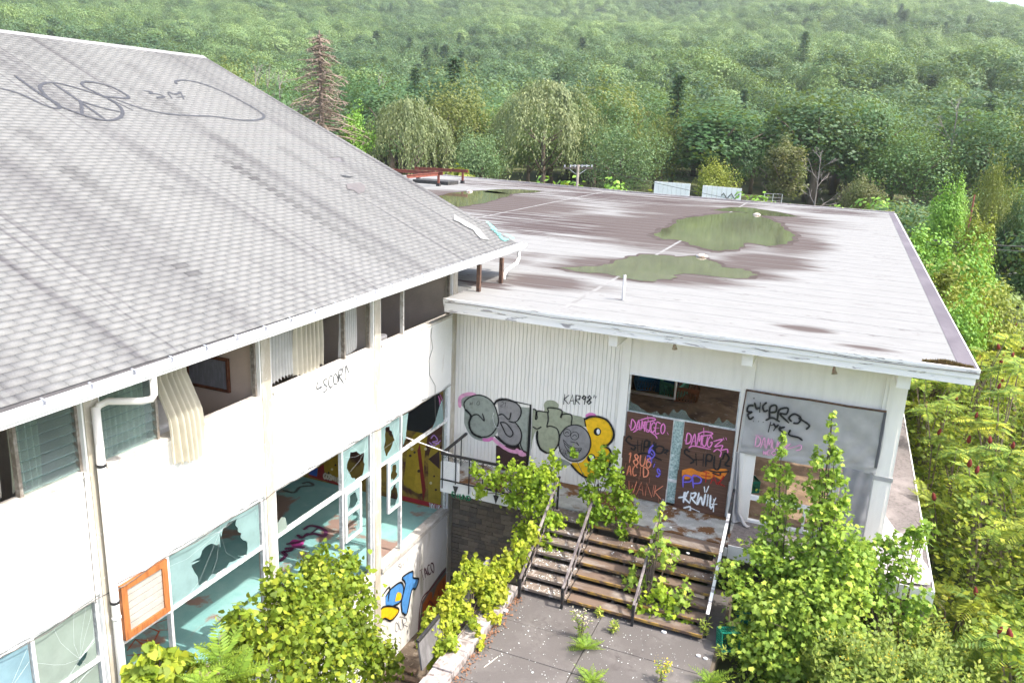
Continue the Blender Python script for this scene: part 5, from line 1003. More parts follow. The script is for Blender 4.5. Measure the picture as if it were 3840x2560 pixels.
# vines
plant('vine', 'yellow green vine tangled over the black balcony railing', 'vine', (2.3,-1.3,.0), [lobe(p, 1, y_-.22, r_*.8, sy=.7) for p, y_, r_ in (((1790,1770),-1.45,40),((1860,1800),-1.5,55),((1930,1790),-1.5,65),((1990,1800),-1.55,75),((2050,1800),-1.55,70),((2010,1890),-1.7,85),((1930,1880),-1.6,55),((1800,1850),-1.5,35),((2080,1740),-1.4,45),((2060,1960),-1.8,70),((1970,1990),-1.7,60),((2060,2060),-2.2,60))], 3300, .085, HEART, LF_VINE, seed=5, stem_r=.012)
plant('vine', 'green vine climbing the handrail between steps and boarded door', 'vine', (4.3,-1.35,.0), [lobe(p, 1, y_-.22, r_*.8, sy=.7) for p, y_, r_ in (((2240,1760),-1.4,55),((2290,1800),-1.35,65),((2210,1850),-1.5,55),((2330,1880),-1.3,70),((2260,1930),-1.5,60),((2360,1940),-1.5,50),((2190,1950),-1.7,38),((2250,1720),-1.3,35),((2150,1700),-1.3,25),((2300,1720),-1.2,30),((2330,2000),-1.7,30))], 2000, .085, HEART, LF_VINE, seed=6, stem_r=.012)
plant('vine', 'yellowing vine spilling over the low crumbling wall', 'vine', (2.9,-5.0,-1.0), [lobe(p, 0, x_, r_, sx=.6) for p, x_, r_ in (((1840,2180),3.05,70),((1780,2160),2.9,60),((1900,2130),3.15,60),((1950,2080),3.3,55),((1720,2200),2.8,50),((1670,2280),2.7,60),((1620,2340),2.6,50),((1830,2250),3.1,50),((1590,2400),2.5,40),((1690,2420),3.0,45),((1780,2340),3.15,35),((1740,2480),3.2,35),((1880,2230),3.3,40),((1620,2460),2.6,40),((1660,2370),2.75,45),((1700,2350),2.85,40),((1640,2430),2.8,40),((1740,2290),2.9,45),((2000,2010),3.4,40),((1750,2120),2.8,28))], 5200, .088, HEART, LF_VINE2, seed=7, stem_r=.012)
for (px_, x_, lab) in (((1890,2350),3.36,'short vine shoot hanging onto the pavement slabs'), ((1830,2440),3.36,'trailing vine tip with heart leaves on the pavement edge')):
    plant('vine_shoot', lab, 'vine', PX(px_, 2, ZG), [lobe(px_, 0, x_, 30), lobe((px_[0]-35,px_[1]-35), 0, x_, 28)], 90, .10, HEART, LF_VINE2, seed=int(px_[0]), stem_r=.006)
# maples in front of the deck
def sapling(label, base, top, lobes, n, size, mt, seed):
    t = plant('maple_sapling', label, 'tree', base, lobes, n, size, MAPLE, mt, seed=seed, stem_r=.016, up=.9, shell=.35)
    obj('trunk', MB().tube([base, (np.array(base)+top)/2, top], [.03,.02,.006], 6), BARK, t); return t
YM = -2.25
sapling('tall maple sapling with a slender leading shoot before the tarpaulin', PX((3050,2400),1,YM)*[1,1,0]+[0,0,-1.75], PX((3120,1550),1,YM), [lobe((3120,1560),1,YM,14),lobe((3118,1600),1,YM,20),lobe((3112,1650),1,YM,26),lobe((3130,1710),1,YM,36),lobe((3075,1730),1,YM,38),lobe((3125,1800),1,YM,52),lobe((3060,1830),1,YM,48),lobe((3140,1890),1,YM,55),lobe((3070,1920),1,YM,66),lobe((3130,1990),1,YM-.1,85),lobe((3060,2060),1,YM-.2,90),lobe((3170,2090),1,YM-.2,95),lobe((3060,2180),1,YM-.3,120),lobe((3160,2200),1,YM-.3,110)], 4400, .105, LF_MAPLE2, 11)
sapling('shorter maple sapling nearer the stairs with a pale tip', PX((2900,2430),1,YM)*[1,1,0]+[0,0,-1.75], PX((2932,1640),1,YM), [lobe((2932,1650),1,YM,18),lobe((2930,1700),1,YM,22),lobe((2905,1770),1,YM,38),lobe((2950,1790),1,YM,34),lobe((2890,1870),1,YM,46),lobe((2955,1890),1,YM,48),lobe((2910,1970),1,YM,66),lobe((2870,2060),1,YM-.1,80),lobe((2950,2130),1,YM-.2,90)], 2100, .105, LF_MAPLE2, 12)
sapling('broad bushy maple with pale green leaves at the foot of the deck', PX((2950,2520),1,-3.0)*[1,1,0]+[0,0,-1.75], PX((2950,2250),1,-3.0), [lobe(p,1,y_,r_) for p, y_, r_ in (((2960,2260),-2.9,110),((3060,2260),-3.0,120),((3150,2340),-3.0,120),((2850,2280),-3.0,110),((2790,2230),-2.9,80),((2740,2140),-2.7,60),((2870,2400),-3.2,130),((3000,2380),-3.2,140),((2900,2500),-3.4,120),((3090,2430),-3.3,100),((2760,2380),-3.2,50),((2980,2520),-3.5,110))], 7000, .11, LF_MAPLE, 13)
sapling('leafy young tree leaning over the front corner of the deck', PX((3370,2420),1,-2.0)*[1,1,0]+[0,0,-1.75], PX((3440,2060),1,-1.7), [lobe(p,1,y_,r_) for p, y_, r_ in (((3250,2080),-1.9,70),((3330,2060),-1.8,60),((3430,2030),-1.7,55),((3380,2130),-1.9,70),((3300,2180),-2.0,60),((3470,1990),-1.6,40),((3320,2260),-2.2,60),((3440,2260),-2.1,60),((3400,2330),-2.3,60),((3230,2150),-2.0,60))], 1400, .12, LF_MAPLE2, 14)
sapling('small maple seedling growing up through the stair treads', (6.0,-3.0,-.9), PX((2480,1890),1,-2.3), [lobe(p,1,y_,r_) for p, y_, r_ in (((2478,1905),-2.3,22),((2475,1940),-2.3,22),((2470,2020),-2.5,40),((2500,2090),-2.6,55),((2430,2085),-2.6,45),((2380,2180),-2.8,48),((2440,2190),-2.8,40),((2500,2240),-2.9,60),((2560,2240),-3.0,45))], 420, .13, LF_MAPLE, 15)
plant('vine', 'pale trailing vine on the lower stair treads', 'vine', (6.0,-3.1,-.95), [lobe(p,1,-3.1,r_) for p, r_ in (((2450,2290),50),((2510,2300),45),((2400,2270),40),((2570,2330),35),((2480,2230),35))], 520, .09, HEART, LF_VINE, seed=16, stem_r=.008)
# ferns
def frond_mesh(nm, L, pairs, mt, droop=.35, wmax=.22, seed=0, T=LANCE):
    r = np.random.default_rng(seed); m = NM(); C = []; Nn = []; Td = []; Sz = []
    for i in range(pairs):
        s = (i+1.2)/(pairs+1.2); y = L*s; z = -droop*L*s*s; ln = wmax*math.sin(math.pi*min(1,(.18+.80*s)))**.8
        for sg in (-1, 1):
            C.append((sg*ln*.32*.9, y+.02, z-.02*s)); Nn.append((sg*.15, .35*s, 1)); Td.append((sg*1.0, .45, -.25)); Sz.append(ln)
    C.append((0,L,-droop*L)); Nn.append((0,.3,1)); Td.append((0,1,-.5)); Sz.append(wmax*.6)
    leaves(m, C, np.array(Nn)+r.normal(size=(len(C),3))*.08, np.array(Sz), T*np.array([1.0,1]), r, tdir=Td)
    rc = MB().tube([(0,L*s,-droop*L*s*s) for s in (0,.33,.66,1)], [.008,.006,.004,.002], 3); V = np.array(rc.v); q = [f for f in rc.f if len(f) == 4]; m.add(V, np.array(q))
    me = mesh_of(m, nm); me.materials.append(mt); return me
FERN = [frond_mesh('frond', .42, 11, LF_FERN, .55, .13, k) for k in range(2)]
def fern(p, s, label, n=9, seed=0):
    rr = random.Random(seed); t = thing('fern', label, 'fern', tuple(p))
    for k in range(n): inst('frond', FERN[k % 2], p, t, (math.radians(rr.uniform(25,65)), 0, 2*math.pi*k/n+rr.uniform(-.3,.3)), s*rr.uniform(.7,1.15))
fern(PX((2195,2430),2,ZG), .95, 'fern growing from the joint in the middle of the pavement', 10, 1); fern(PX((2220,2556),2,ZG), .9, 'fern half out of frame at the pavement joint below', 9, 2)
fern(PX((2660,2560),2,ZG), .9, 'fern at the edge of pavement under the broad maple', 9, 4)
for (p, x_, sc, lab, sd) in (((830,2470),1.7,1.05,'bright fern arching before the big bush',5),((890,2540),1.9,1.1,'fern low at the front of the big bush',6),((750,2560),1.8,.9,'fern between small shrub and big bush',7)):
    fern(PX(p,0,x_), sc, lab, 9, sd)
# weeds
def weed(p, h, n, label, flower=None, seed=0):
    r = np.random.default_rng(seed); t = thing('weed', label, 'weed', tuple(p)); m = NM(); sm = MB(); fl = []
    C = []; Nn = []; Td = []
    for k in range(n):
        a = r.uniform(0,6.28); tip = np.array(p)+[math.cos(a)*h*.35*r.random(), math.sin(a)*h*.35*r.random(), h*r.uniform(.6,1)]; sm.tube([p, (np.array(p)+tip)/2+[0,0,.02], tip], [.006,.005,.002], 4)
        for q in range(14):
            s = r.uniform(.15,1); c = np.array(p)*(1-s)+tip*s; d = r.normal(size=3); d[2] = abs(d[2])*.4; C.append(c+d*.03); Nn.append((0,0,1)+r.normal(size=3)*.4); Td.append(d)
        fl.append(tip)
    leaves(m, C, Nn, r.uniform(.06,.12,len(C)), LANCE, r, tdir=Td); obj('leaves', m, LF_GOLD, t, kind='stuff'); obj('stems', sm, BARK, t)
    if flower:
        f = NM(); Cf = np.repeat(fl, 10, 0)+r.normal(size=(len(fl)*10,3))*.05; leaves(f, Cf, r.normal(size=Cf.shape)+[0,0,1], np.full(len(Cf), .035), RHOMB, r); obj('flowers', f, flower, t, kind='stuff')
WFL = paint('white_flower', (.7,.62,.45)); YFL = paint('goldenrod_yellow', (.50,.38,.02))
weed(PX((2180,2390),2,ZG), .62, 7, 'tall dry weed with white seed heads at the pavement joint', WFL, 1); weed(PX((2300,2370),2,ZG), .28, 6, 'low bright weed tuft below the steps', None, 2); weed(PX((2640,2390),2,ZG), .5, 9, 'leafy weed clump beside the white capped handrail post', None, 3)
weed(PX((2700,2470),2,ZG), .3, 5, 'small weed in front of the tipped green crate', None, 4); weed(PX((2245,2310),2,ZG), .2, 4, 'tiny weed at the bottom tread', None, 5); weed(PX((2480,2556),2,ZG), .45, 6, 'goldenrod shoot at the pavement edge with yellow tips', YFL, 6)
# goldenrod
def goldenrod(label, pts, hmin, hmax, seed, yellow=.5):
    r = np.random.default_rng(seed); pts = np.array(pts); t = thing('goldenrod_clump', label, 'goldenrod', tuple(pts.mean(0)))
    C = []; Nn = []; Td = []; Sz = []; F = []; sm = MB()
    for p in pts:
        h = r.uniform(hmin,hmax); ln = np.array([r.normal()*.14+.05, r.normal()*.14-.05, 1.0]); tip = p+ln*h; sm.tube([p, p+ln*h*.5+[.02,0,0], tip], [.008,.006,.003], 4)
        for q in range(46):
            s = .2+.8*q/46; a = q*2.4; d = np.array([math.cos(a), math.sin(a), .35]); l = .22*(1.15-s*.7); C.append(p+ln*h*s+d*l*.3); Nn.append((-d[0]*.5,-d[1]*.5,1)); Td.append(d); Sz.append(l)
        if r.random() < yellow:
            for q in range(13):
                a = r.uniform(0,6.28); l = r.uniform(.02,.16); F.append(tip+[math.cos(a)*l, math.sin(a)*l, -l*.5+r.uniform(-.02,.06)])
    m = NM(); leaves(m, C, np.array(Nn)+[.3,-.2,0]+r.normal(size=(len(C),3))*.2, np.array(Sz), LANCE*[2.0,1], r, tdir=Td); obj('leaves', m, LF_GOLD, t, kind='stuff'); obj('stems', sm, LF_GOLD, t, kind='stuff')
    if F: f = NM(); leaves(f, F, r.normal(size=(len(F),3))+[0,0,1], r.uniform(.02,.034,len(F)), RHOMB, r); obj('flowers', f, YFL, t, kind='stuff')
r = np.random.default_rng(5)
def patch(cx, cy, rx, ry, n):
    a = r.uniform(0,6.28,n); q = np.sqrt(r.random(n)); x = cx+rx*q*np.cos(a); y = cy+ry*q*np.sin(a); return np.stack([x, y, np.full(n,-1.8)], -1)
goldenrod('tall goldenrod clump with yellow tips before the deck corner', patch(10.3,-3.7,1.15,1.0,190), 1.2, 2.0, 6, .16)
goldenrod('goldenrod stand with fewer flowers between maple and sumac', patch(11.9,-3.1,.9,1.1,90), 1.0, 1.7, 7, .14)
goldenrod('short goldenrod clump by the bottom edge of the bank', patch(9.9,-5.2,.9,.7,90), .8, 1.4, 8, .15)
goldenrod('dark goldenrod growing in the shade under the deck corner', patch(11.3,-1.6,.9,.7,45), .9, 1.5, 9, .3)
# undergrowth of the bank
un_ = NM(); n = 34000; ux_ = r.uniform(11.6,24,n); uy_ = r.uniform(-7,24,n); uz_ = -2.3+r.random(n)**.8*(1.7+.9*np.sin(ux_*1.3)*np.sin(uy_*.9)); keep = (ux_ > 11.7)
leaves(un_, np.stack([ux_,uy_,uz_],-1)[keep], (r.normal(size=(n,3))*.5+[.2,0,1])[keep], r.uniform(.10,.24,n)[keep], RHOMB, r)
nt_ = 30000; tx_ = 12+11*r.random(nt_)**1.2; ty_ = r.uniform(-3.5,24,nt_); tz_ = -1.9+r.random(nt_)**.7*(2.6+.9*np.sin(tx_*1.7)*np.sin(ty_*1.1)); leaves(un_, np.stack([tx_,ty_,tz_],-1), r.normal(size=(nt_,3))*.6+[.3,0,1], r.uniform(.08,.17,nt_), RHOMB, r)
nb = 5000; bx_ = r.uniform(7.8,13.5,nb); by_ = r.uniform(-8.0,-1.7,nb); bz_ = -1.75+r.random(nb)*.55; leaves(un_, np.stack([bx_,by_,bz_],-1), r.normal(size=(nb,3))*.5+[.2,0,1], r.uniform(.06,.15,nb), LANCE*[1.6,1], r)
obj('undergrowth', un_, LF_UNDER, kind='stuff', label='mixed green undergrowth covering the bank below the sumacs', cat='undergrowth')
fo = NM(); n = 420; leaves(fo, np.stack([r.uniform(11.5,16,n), r.uniform(-6.5,1,n), -1.55+r.random(n)*.6],-1), r.normal(size=(n,3))*.4+[0,0,1], r.uniform(.04,.07,n), RHOMB, r)
obj('wildflowers', fo, paint('orange_flower', (.62,.30,.01)), kind='stuff', label='scattered small orange yellow wildflowers among the undergrowth', cat='flowers')
# sumacs
LF_SUM = leaf_mat('sumac_leaf', (.19,.32,.06), (.31,.41,.06), .38, scale=1.2, rand=.35); LF_SUMY = leaf_mat('sumac_leaf_yellow', (.40,.43,.05), (.26,.37,.05), .4, rand=.3)
SUMF = [frond_mesh('frond', .52, 11, LF_SUM if k < 2 else LF_SUMY, (.25,.5,.35)[k], .19, 30+k) for k in range(3)]
CONE = mesh_of(MB().tube([(0,0,0),(0,0,.03),(0,0,.09),(0,0,.15),(0,0,.19)], [.012,.042,.045,.028,.005], 8), 'seed_cone', True); CONE.materials.append(M('sumac_red', (.16,.02,.015), (.10,.012,.012), scale=20))
rr = random.Random(17); spots = []
tries = 0
while len(spots) < 170 and tries < 9000:
    tries += 1; x = 12.0+11*rr.random()**1.25; y = rr.uniform(-3.5,24)
    if x < 12.6+.0*y and y < -1: continue
    if all((x-a)**2+(y-b)**2 > .62**2 for a, b in spots): spots.append((x, y))
SUML = ['sumac shrub with red seed cones on the bank beside the hall', 'yellowing sumac shrub on the bank beside the hall']
for k, (x, y) in enumerate(spots):
    z0 = float(H(x, y)); yel = (x > 14 and y > 2) or rr.random() < .2; h = rr.uniform(2.6,5.2) if (x-12.1) > 1.2 else rr.uniform(2.0,3.9)
    if y < 0: h *= .82
    t = thing('sumac_shrub', SUML[1 if yel else 0], 'shrub', (x, y, z0), 'sumacs on the bank beside the hall'); sm = MB(); tops = []
    for q in range(rr.choice((2,3,3))):
        a = rr.uniform(0,6.28); l = rr.uniform(.25,.75); mid = (x+math.cos(a)*l*.3, y+math.sin(a)*l*.3, z0+h*.55); tp_ = (x+math.cos(a)*l, y+math.sin(a)*l, z0+h*rr.uniform(.82,1.0)); sm.tube([(x,y,z0-.1), mid, tp_], [.03,.022,.012], 6); tops.append(tp_)
    obj('stems', sm, M('sumac_bark', (.24,.19,.15),(.16,.12,.09), scale=9), t)
    for tp_ in tops:
        nf = 9
        for q in range(nf):
            inst('frond', SUMF[2 if (yel and rr.random() < .7) else rr.randrange(2)], (tp_[0], tp_[1], tp_[2]-rr.uniform(0,.25)), t, (math.radians(rr.uniform(-15,30)), rr.uniform(-.2,.2), 2*math.pi*q/nf+rr.uniform(-.3,.3)), rr.uniform(.8,1.15))
        if rr.random() < .40: inst('seed_cone', CONE, tp_, t, (rr.uniform(-.3,.3), rr.uniform(-.3,.3), 0), rr.uniform(.9,1.3))
for (a_, b_, w_, lab) in (((1440,2480),(1560,2520),.16,'rotten brown plank lying across the sunken strip below the bush'),((1450,2520),(1570,2555),.14,'lower rotten plank beside the low wall end'),((1560,2415),(1625,2425),.18,'short dark plank leaning by the orange graffiti')):
    A_, B_ = PX(a_,2,-4.06), PX(b_,2,-4.04); obj('loose_plank', MB().bar(A_, B_, w_, .05), M('rotten_wood', (.12,.08,.055), (.17,.12,.085), scale=6), label=lab, cat='plank')
# ---- litter
ch = NM(); n = 1500; r = np.random.default_rng(8)
cx_ = np.concatenate([r.uniform(3.4,7.5,900), r.uniform(4.6,7.3,250), r.uniform(7.4,11.3,350)]); cy_ = np.concatenate([r.uniform(-9,-3.3,900), r.uniform(-1.3,-.1,250), r.uniform(-1.3,-.1,350)]); cz_ = np.concatenate([np.full(900,ZG+.012), np.full(250,.008), np.full(350,.004)])
leaves(ch, np.stack([cx_,cy_,cz_],-1), r.normal(size=(n,3))*.12+[0,0,1], r.gamma(2,.0055,n)+.004, RHOMB, r, cup=0)
for k in range(1, 7):
    nn = 60; leaves(ch, np.stack([r.uniform(3.4,4.4,nn) if k > 2 else r.uniform(3.4,7.2,nn), -1.94-RU*k+r.random(nn)*.25, np.full(nn,-RI*k+.01)],-1), r.normal(size=(nn,3))*.12+[0,0,1], r.gamma(2,.008,nn)+.006, RHOMB, r, cup=0)
obj('glass_crumbs', ch, M('glass_chip', (.62,.68,.67), (.8,.82,.82), rough=.2), kind='stuff', label='broken glass and paint chips strewn over paving, steps and deck', cat='debris')
fl = NM(); n = 420; yy = r.uniform(-8.5,-3.6,n); leaves(fl, np.stack([3.37+np.abs(r.normal(0,.10,n)), yy, ZG+.015+r.random(n)*.03],-1), r.normal(size=(n,3))*.4+[0,0,1], r.uniform(.03,.06,n), RHOMB, r)
obj('fallen_leaves', fl, M('dry_leaf', (.24,.115,.06), (.17,.085,.05), scale=9), kind='stuff', label='orange dry leaves drifted along the foot of the low wall', cat='leaves')
db = NM(); n = 900; leaves(db, np.stack([r.uniform(.7,10.1,n), r.uniform(.3,13,n), .01+r.random(n)*.05],-1), r.normal(size=(n,3))*.3+[0,0,1], r.gamma(2,.03,n), RHOMB, r, cup=.05)
obj('rubble', db, M('rubble_chip', (.36,.31,.25), (.20,.15,.11), scale=4), kind='stuff', label='plaster and wood rubble strewn over the hall floor', cat='debris')
db = NM(); n = 700; leaves(db, np.stack([r.uniform(.1,2.6,n), r.uniform(-9,-.1,n), -4.11+r.random(n)*.05],-1), r.normal(size=(n,3))*.3+[0,0,1], r.gamma(2,.03,n), RHOMB, r, cup=.05)
obj('rubble', db, M('soil_rubble', (.22,.17,.13), (.12,.09,.07), scale=4), kind='stuff', label='leaves and brick rubble lying in the sunken strip by the lodge', cat='debris')
PAPER = M('pale_scrap', (.75,.74,.72), (.6,.58,.55))
for p, z_, s_, lab in (((1895,2290),ZG,.16,'round pale paper plate lying by the low wall'),((2490,2370),ZG,.11,'white scrap of foam at the bottom step'),((2620,2460),ZG,.10,'crumpled white scrap below the handrail post'),((2530,1907),0,.10,'round white cup lid on the deck by the glass strip'),((2645,2470),ZG,.10,'torn white paper on the pavement edge'),((2515,1978),0,.08,'white shard lying on the top step'),((2580,2075),-.155,.09,'pale chunk on the upper tread')):
    c = PX(p, 2, z_+.004); rr2 = random.Random(lab); k = 9; pl = [(c[0]+s_*.5*math.cos(6.28*i/k)*rr2.uniform(.7,1.1), c[1]+s_*.38*math.sin(6.28*i/k)*rr2.uniform(.7,1.1), c[2]+.006) for i in range(k)]
    obj('litter_scrap', MB().prism(pl, (0,0,rr2.uniform(.012,.03))), PAPER, label=lab, cat='litter')
a, b = PX((1815,2500),2,ZG+.015), PX((1867,2460),2,ZG+.02); obj('bare_stick', MB().tube([a,(a+b)/2+[.01,0,.01],b],[.008,.010,.006],5), M('bleached_wood',(.6,.55,.48)), label='bleached bare stick lying on the pavement', cat='stick')
# ================================================================ BACKGROUND TREES
def crown_mesh(kind, seed, n, card, mt, fine=False):
    """crown of a tree of height 1 standing at the origin, built of many leaf sized faces"""
    r = np.random.default_rng(seed); m = NM()
    if kind == 'willow':
        C = []; Nn = []; Td = []
        for k in range(n//26):
            a = r.uniform(0,6.28); q = math.sqrt(r.random()); R = .34*q; top = .97-.30*q**2.2+r.normal()*.025; x0, y0 = R*math.cos(a), R*math.sin(a); ln = r.uniform(.15,.62)*(.35+.65*q); x0 += .05*math.sin(5*a); y0 += .05*math.cos(4*a)
            for s in np.linspace(0, 1, 26): C.append((x0*(1+.22*s)+r.normal()*.010, y0*(1+.22*s)+r.normal()*.010, max(.08, top-ln*s**1.3))); Nn.append((math.cos(a), math.sin(a), .5*(1-s))); Td.append((.1*math.cos(a), .1*math.sin(a), -1))
        leaves(m, C, np.array(Nn)+r.normal(size=(len(C),3))*.55, r.uniform(.7,1.3,len(C))*card, RHOMB*[.55,1.3], r, tdir=Td, sig=.12)
    elif kind == 'pine':
        C = []; Nn = []; Td = []; L = 20
        for k in range(L):
            z = .16+.82*k/L; R = .21*(1-(z-.12)/.92)**.75*r.uniform(.75,1.15)+.008; nb = 9
            for b in range(nb):
                a = 6.28*b/nb+k*.7+r.normal()*.2; Rb = R*r.uniform(.6,1.15)
                for q in range(max(3, n//(L*nb))):
                    s = r.random()**.7; d = np.array([math.cos(a), math.sin(a), 0]); C.append(d*Rb*s+[r.normal()*.018, r.normal()*.018, z-.05*s+.03*s*s+r.normal()*.008]); Nn.append((d[0]*.3,d[1]*.3,1)); Td.append(d)
        leaves(m, C, np.array(Nn)+r.normal(size=(len(C),3))*.35, r.uniform(.7,1.3,len(C))*card, RHOMB*[.6,1.2], r, tdir=Td, sig=.1)
    else:
        shapes = {'round': (.31,.43,.54,18), 'tall': (.22,.46,.51,22), 'flat': (.38,.30,.62,26), 'shrub': (.55,.45,.48,14), 'dome': (.42,.44,.50,20)}; R, Hh, zc, nl = shapes[kind]
        L = []
        for k in range(nl):
            d = r.normal(size=3); d /= np.linalg.norm(d); d[2] = d[2]*.9+.12; q = r.uniform(.30,.72); s = r.uniform(.34,.60); L.append((d[0]*R*q, d[1]*R*q, zc+d[2]*Hh*q*.9, R*s, R*s, R*s*.85))
        C, Nn = lobe_pts(sub(L, 4, r, (.3,.5)) if fine else L, n, r, up=.35, shell=.76, nz=.3 if fine else .22, fuzz=.12); C[:,2] = np.maximum(C[:,2], .04); leaves(m, C, Nn, r.uniform(.6,1.3,n)*card, RHOMB, r, sig=.10)
    me = mesh_of(m, 'crown'); me.materials.append(mt); return me
def trunk_mesh(kind, seed):
    r = random.Random(seed); m = MB(); h = .9 if kind == 'pine' else .62; m.tube([(0,0,-.03),(.006,0,.2),(-.005,.005,h*.7),(0,0,h)], [.022,.017,.012,.004], 7)
    if kind != 'pine':
        for k in range(8):
            a = 6.28*k/8+r.uniform(-.4,.4); z = r.uniform(.22,.5); l = r.uniform(.14,.28); m.tube([(0,0,z),(math.cos(a)*l*.5,math.sin(a)*l*.5,z+.08),(math.cos(a)*l,math.sin(a)*l,z+.2)], [.009,.006,.002], 5)
    me = mesh_of(m, 'trunk', True); me.materials.append(BARK); return me
def dead_mesh(kind, seed, mt):
    r = random.Random(seed); m = MB(); m.tube([(0,0,-.02),(.003,0,.4),(0,.002,.8),(0,0,1.0)], [.015,.010,.005,.002], 6)
    if kind == 'spruce':
        for k in range(300):
            z = .06+.92*(k/300)+r.uniform(-.01,.01); R = .20*(1-z)**.72+.006; a = k*2.4+r.uniform(-.3,.3); l = R*r.uniform(.35,1.3); e = (math.cos(a)*l, math.sin(a)*l, z-.05*l/.2+r.uniform(-.03,.02)); mid = (e[0]*.5, e[1]*.5, z-.01)
            m.tube([(0,0,z), mid, e], [.0036,.0026,.0012], 3, False)
            for q in range(7):
                s = r.uniform(.3,1); p = (e[0]*s, e[1]*s, z+(e[2]-z)*s); m.tube([p,(p[0]+r.uniform(-.02,.02), p[1]+r.uniform(-.02,.02), p[2]-r.uniform(0,.022))], [.0018,.0009], 3, False)
    else:
        def branch(p, d, l, rad, dep):
            e = tuple(p[i]+d[i]*l for i in range(3)); m.tube([p, e], [rad, rad*.6], 4, False)
            if dep:
                for k in range(3):
                    nd = [d[i]+r.uniform(-.6,.6) for i in range(3)]; nn = math.sqrt(sum(v*v for v in nd)); branch(e, [v/nn for v in nd], l*r.uniform(.55,.8), rad*.6, dep-1)
        for k in range(7):
            z = .25+.1*k; a = k*2.4; branch((0,0,z), [math.cos(a)*.6, math.sin(a)*.6, .65], .14*(1.2-z*.6), .0045, 3)
    me = mesh_of(m, 'dead_limbs'); me.materials.append(mt); return me
KC = {'dark': ((0.043, 0.1, 0.037), (0.069, 0.14, 0.05)), 'mid': ((0.057, 0.135, 0.045), (0.098, 0.193, 0.065)), 'light': ((0.127, 0.216, 0.057), (0.19, 0.265, 0.076)), 'olive': ((0.13, 0.169, 0.039), (0.195, 0.215, 0.052)), 'feather': ((0.106, 0.194, 0.081), (0.162, 0.251, 0.113)), 'yellow': ((0.265, 0.287, 0.034), (0.184, 0.23, 0.034)), 'willow': ((0.175, 0.225, 0.1), (0.25, 0.285, 0.14)), 'pine': ((0.04, 0.094, 0.049), (0.064, 0.129, 0.064)), 'bright': ((0.138, 0.317, 0.041), (0.235, 0.414, 0.055)), 'brown': ((0.156, 0.144, 0.06), (0.12, 0.156, 0.054)), 'hill': ((0.105, 0.198, 0.066), (0.175, 0.258, 0.088)), 'hilldark': ((0.057, 0.122, 0.048), (0.09, 0.163, 0.062))}
KM = {k: leaf_mat('foliage_'+k, a, b, .25, rand=.34 if k in ('hill','hilldark','dark','mid','pine','light') else .07, scale=3.5) for k, (a, b) in KC.items()}
VAR = {}
def variant(kind, colour, seed, n=6000, card=.022):
    key = (kind, colour, seed)
    if key not in VAR: VAR[key] = (crown_mesh(kind, seed, n, card, KM[colour], colour in ('bright','yellow','brown','olive','feather') and kind != 'shrub'), trunk_mesh(kind, seed))
    return VAR[key]
TREES = []
def tree(nm, label, x, y, z0, h, w_, kind, colour, seed, group, n=6000, card=.022, rz=0, cat='tree'):
    c, t_ = variant(kind, colour, seed, n, card); o = thing(nm, label, cat, (x, y, z0), group); o.scale = (w_, w_, h); o.rotation_euler = (0,0,rz)
    for nm2, me in (('trunk', t_), ('crown', c)):
        q = bpy.data.objects.new(nm2, me); col.objects.link(q); q.parent = o
        if nm2 == 'crown': TREES.append((key_ := (kind, colour, seed), q))
    return o
BASEW = {'round': .66, 'tall': .48, 'flat': .80, 'shrub': 1.1, 'dome': .88, 'willow': .60, 'pine': .44}
def px_tree(nm, label, Dx, Dtop, Dw, dist, kind, colour, seed, group=None, n=6500, card=.022, cat='tree'):
    v = ray(D((Dx, Dtop))); s = dist/np.dot(v, FV); p = CAM+v*s; z0 = float(H(p[0], p[1])); h = p[2]-z0; wid = Dw*1.6327/FPX*dist
    if cat == 'shrub': wid = max(wid, h*.75)
    return tree(nm, label, p[0], p[1], z0, h, wid/BASEW[kind], kind, colour, seed, group, n, card, rz=seed*1.3, cat=cat)
px_tree('willow_tree', 'huge pale weeping willow standing behind the flat roof', 1258, 180, 205, 112, 'willow', 'willow', 1, n=16000, card=.019)
px_tree('willow_tree', 'smaller yellowish weeping willow next to the shingle roof', 940, 222, 165, 100, 'willow', 'willow', 2, n=12000, card=.020)
px_tree('broadleaf_tree', 'olive green tree peeping over the lodge roof end', 522, 103, 82, 120, 'tall', 'olive', 3)
px_tree('broadleaf_tree', 'bright green tree right of the dead spruce', 815, 225, 90, 98, 'tall', 'bright', 4)
px_tree('broadleaf_tree', 'feathery grey green tree left of the huge willow', 1110, 262, 165, 106, 'dome', 'feather', 5, n=8000, card=.019)
px_tree('broadleaf_tree', 'wide feathery grey green tree right of the huge willow', 1440, 255, 225, 104, 'dome', 'feather', 6, n=10000, card=.017)
px_tree('broadleaf_tree', 'rounded fresh green tree between the two willows', 1143, 205, 95, 126, 'round', 'light', 7)
px_tree('pine_tree', 'dark blue green pine rising above the willows', 1045, 112, 125, 140, 'pine', 'pine', 8)
px_tree('pine_tree', 'second dark pine close beside the tall dark pine', 1000, 170, 90, 146, 'pine', 'pine', 9)
px_tree('broadleaf_tree', 'round golden green tree above the white wall panels', 1655, 343, 112, 92, 'round', 'yellow', 10)
px_tree('broadleaf_tree', 'yellow olive tree behind the wide feathery tree', 1535, 232, 130, 118, 'dome', 'olive', 11)
px_tree('broadleaf_tree', 'brownish thin tree left of the bare white tree', 1810, 305, 120, 100, 'tall', 'brown', 12)
px_tree('broadleaf_tree', 'low brown bush tree among dark trees at the field edge', 1985, 388, 95, 92, 'round', 'brown', 13)
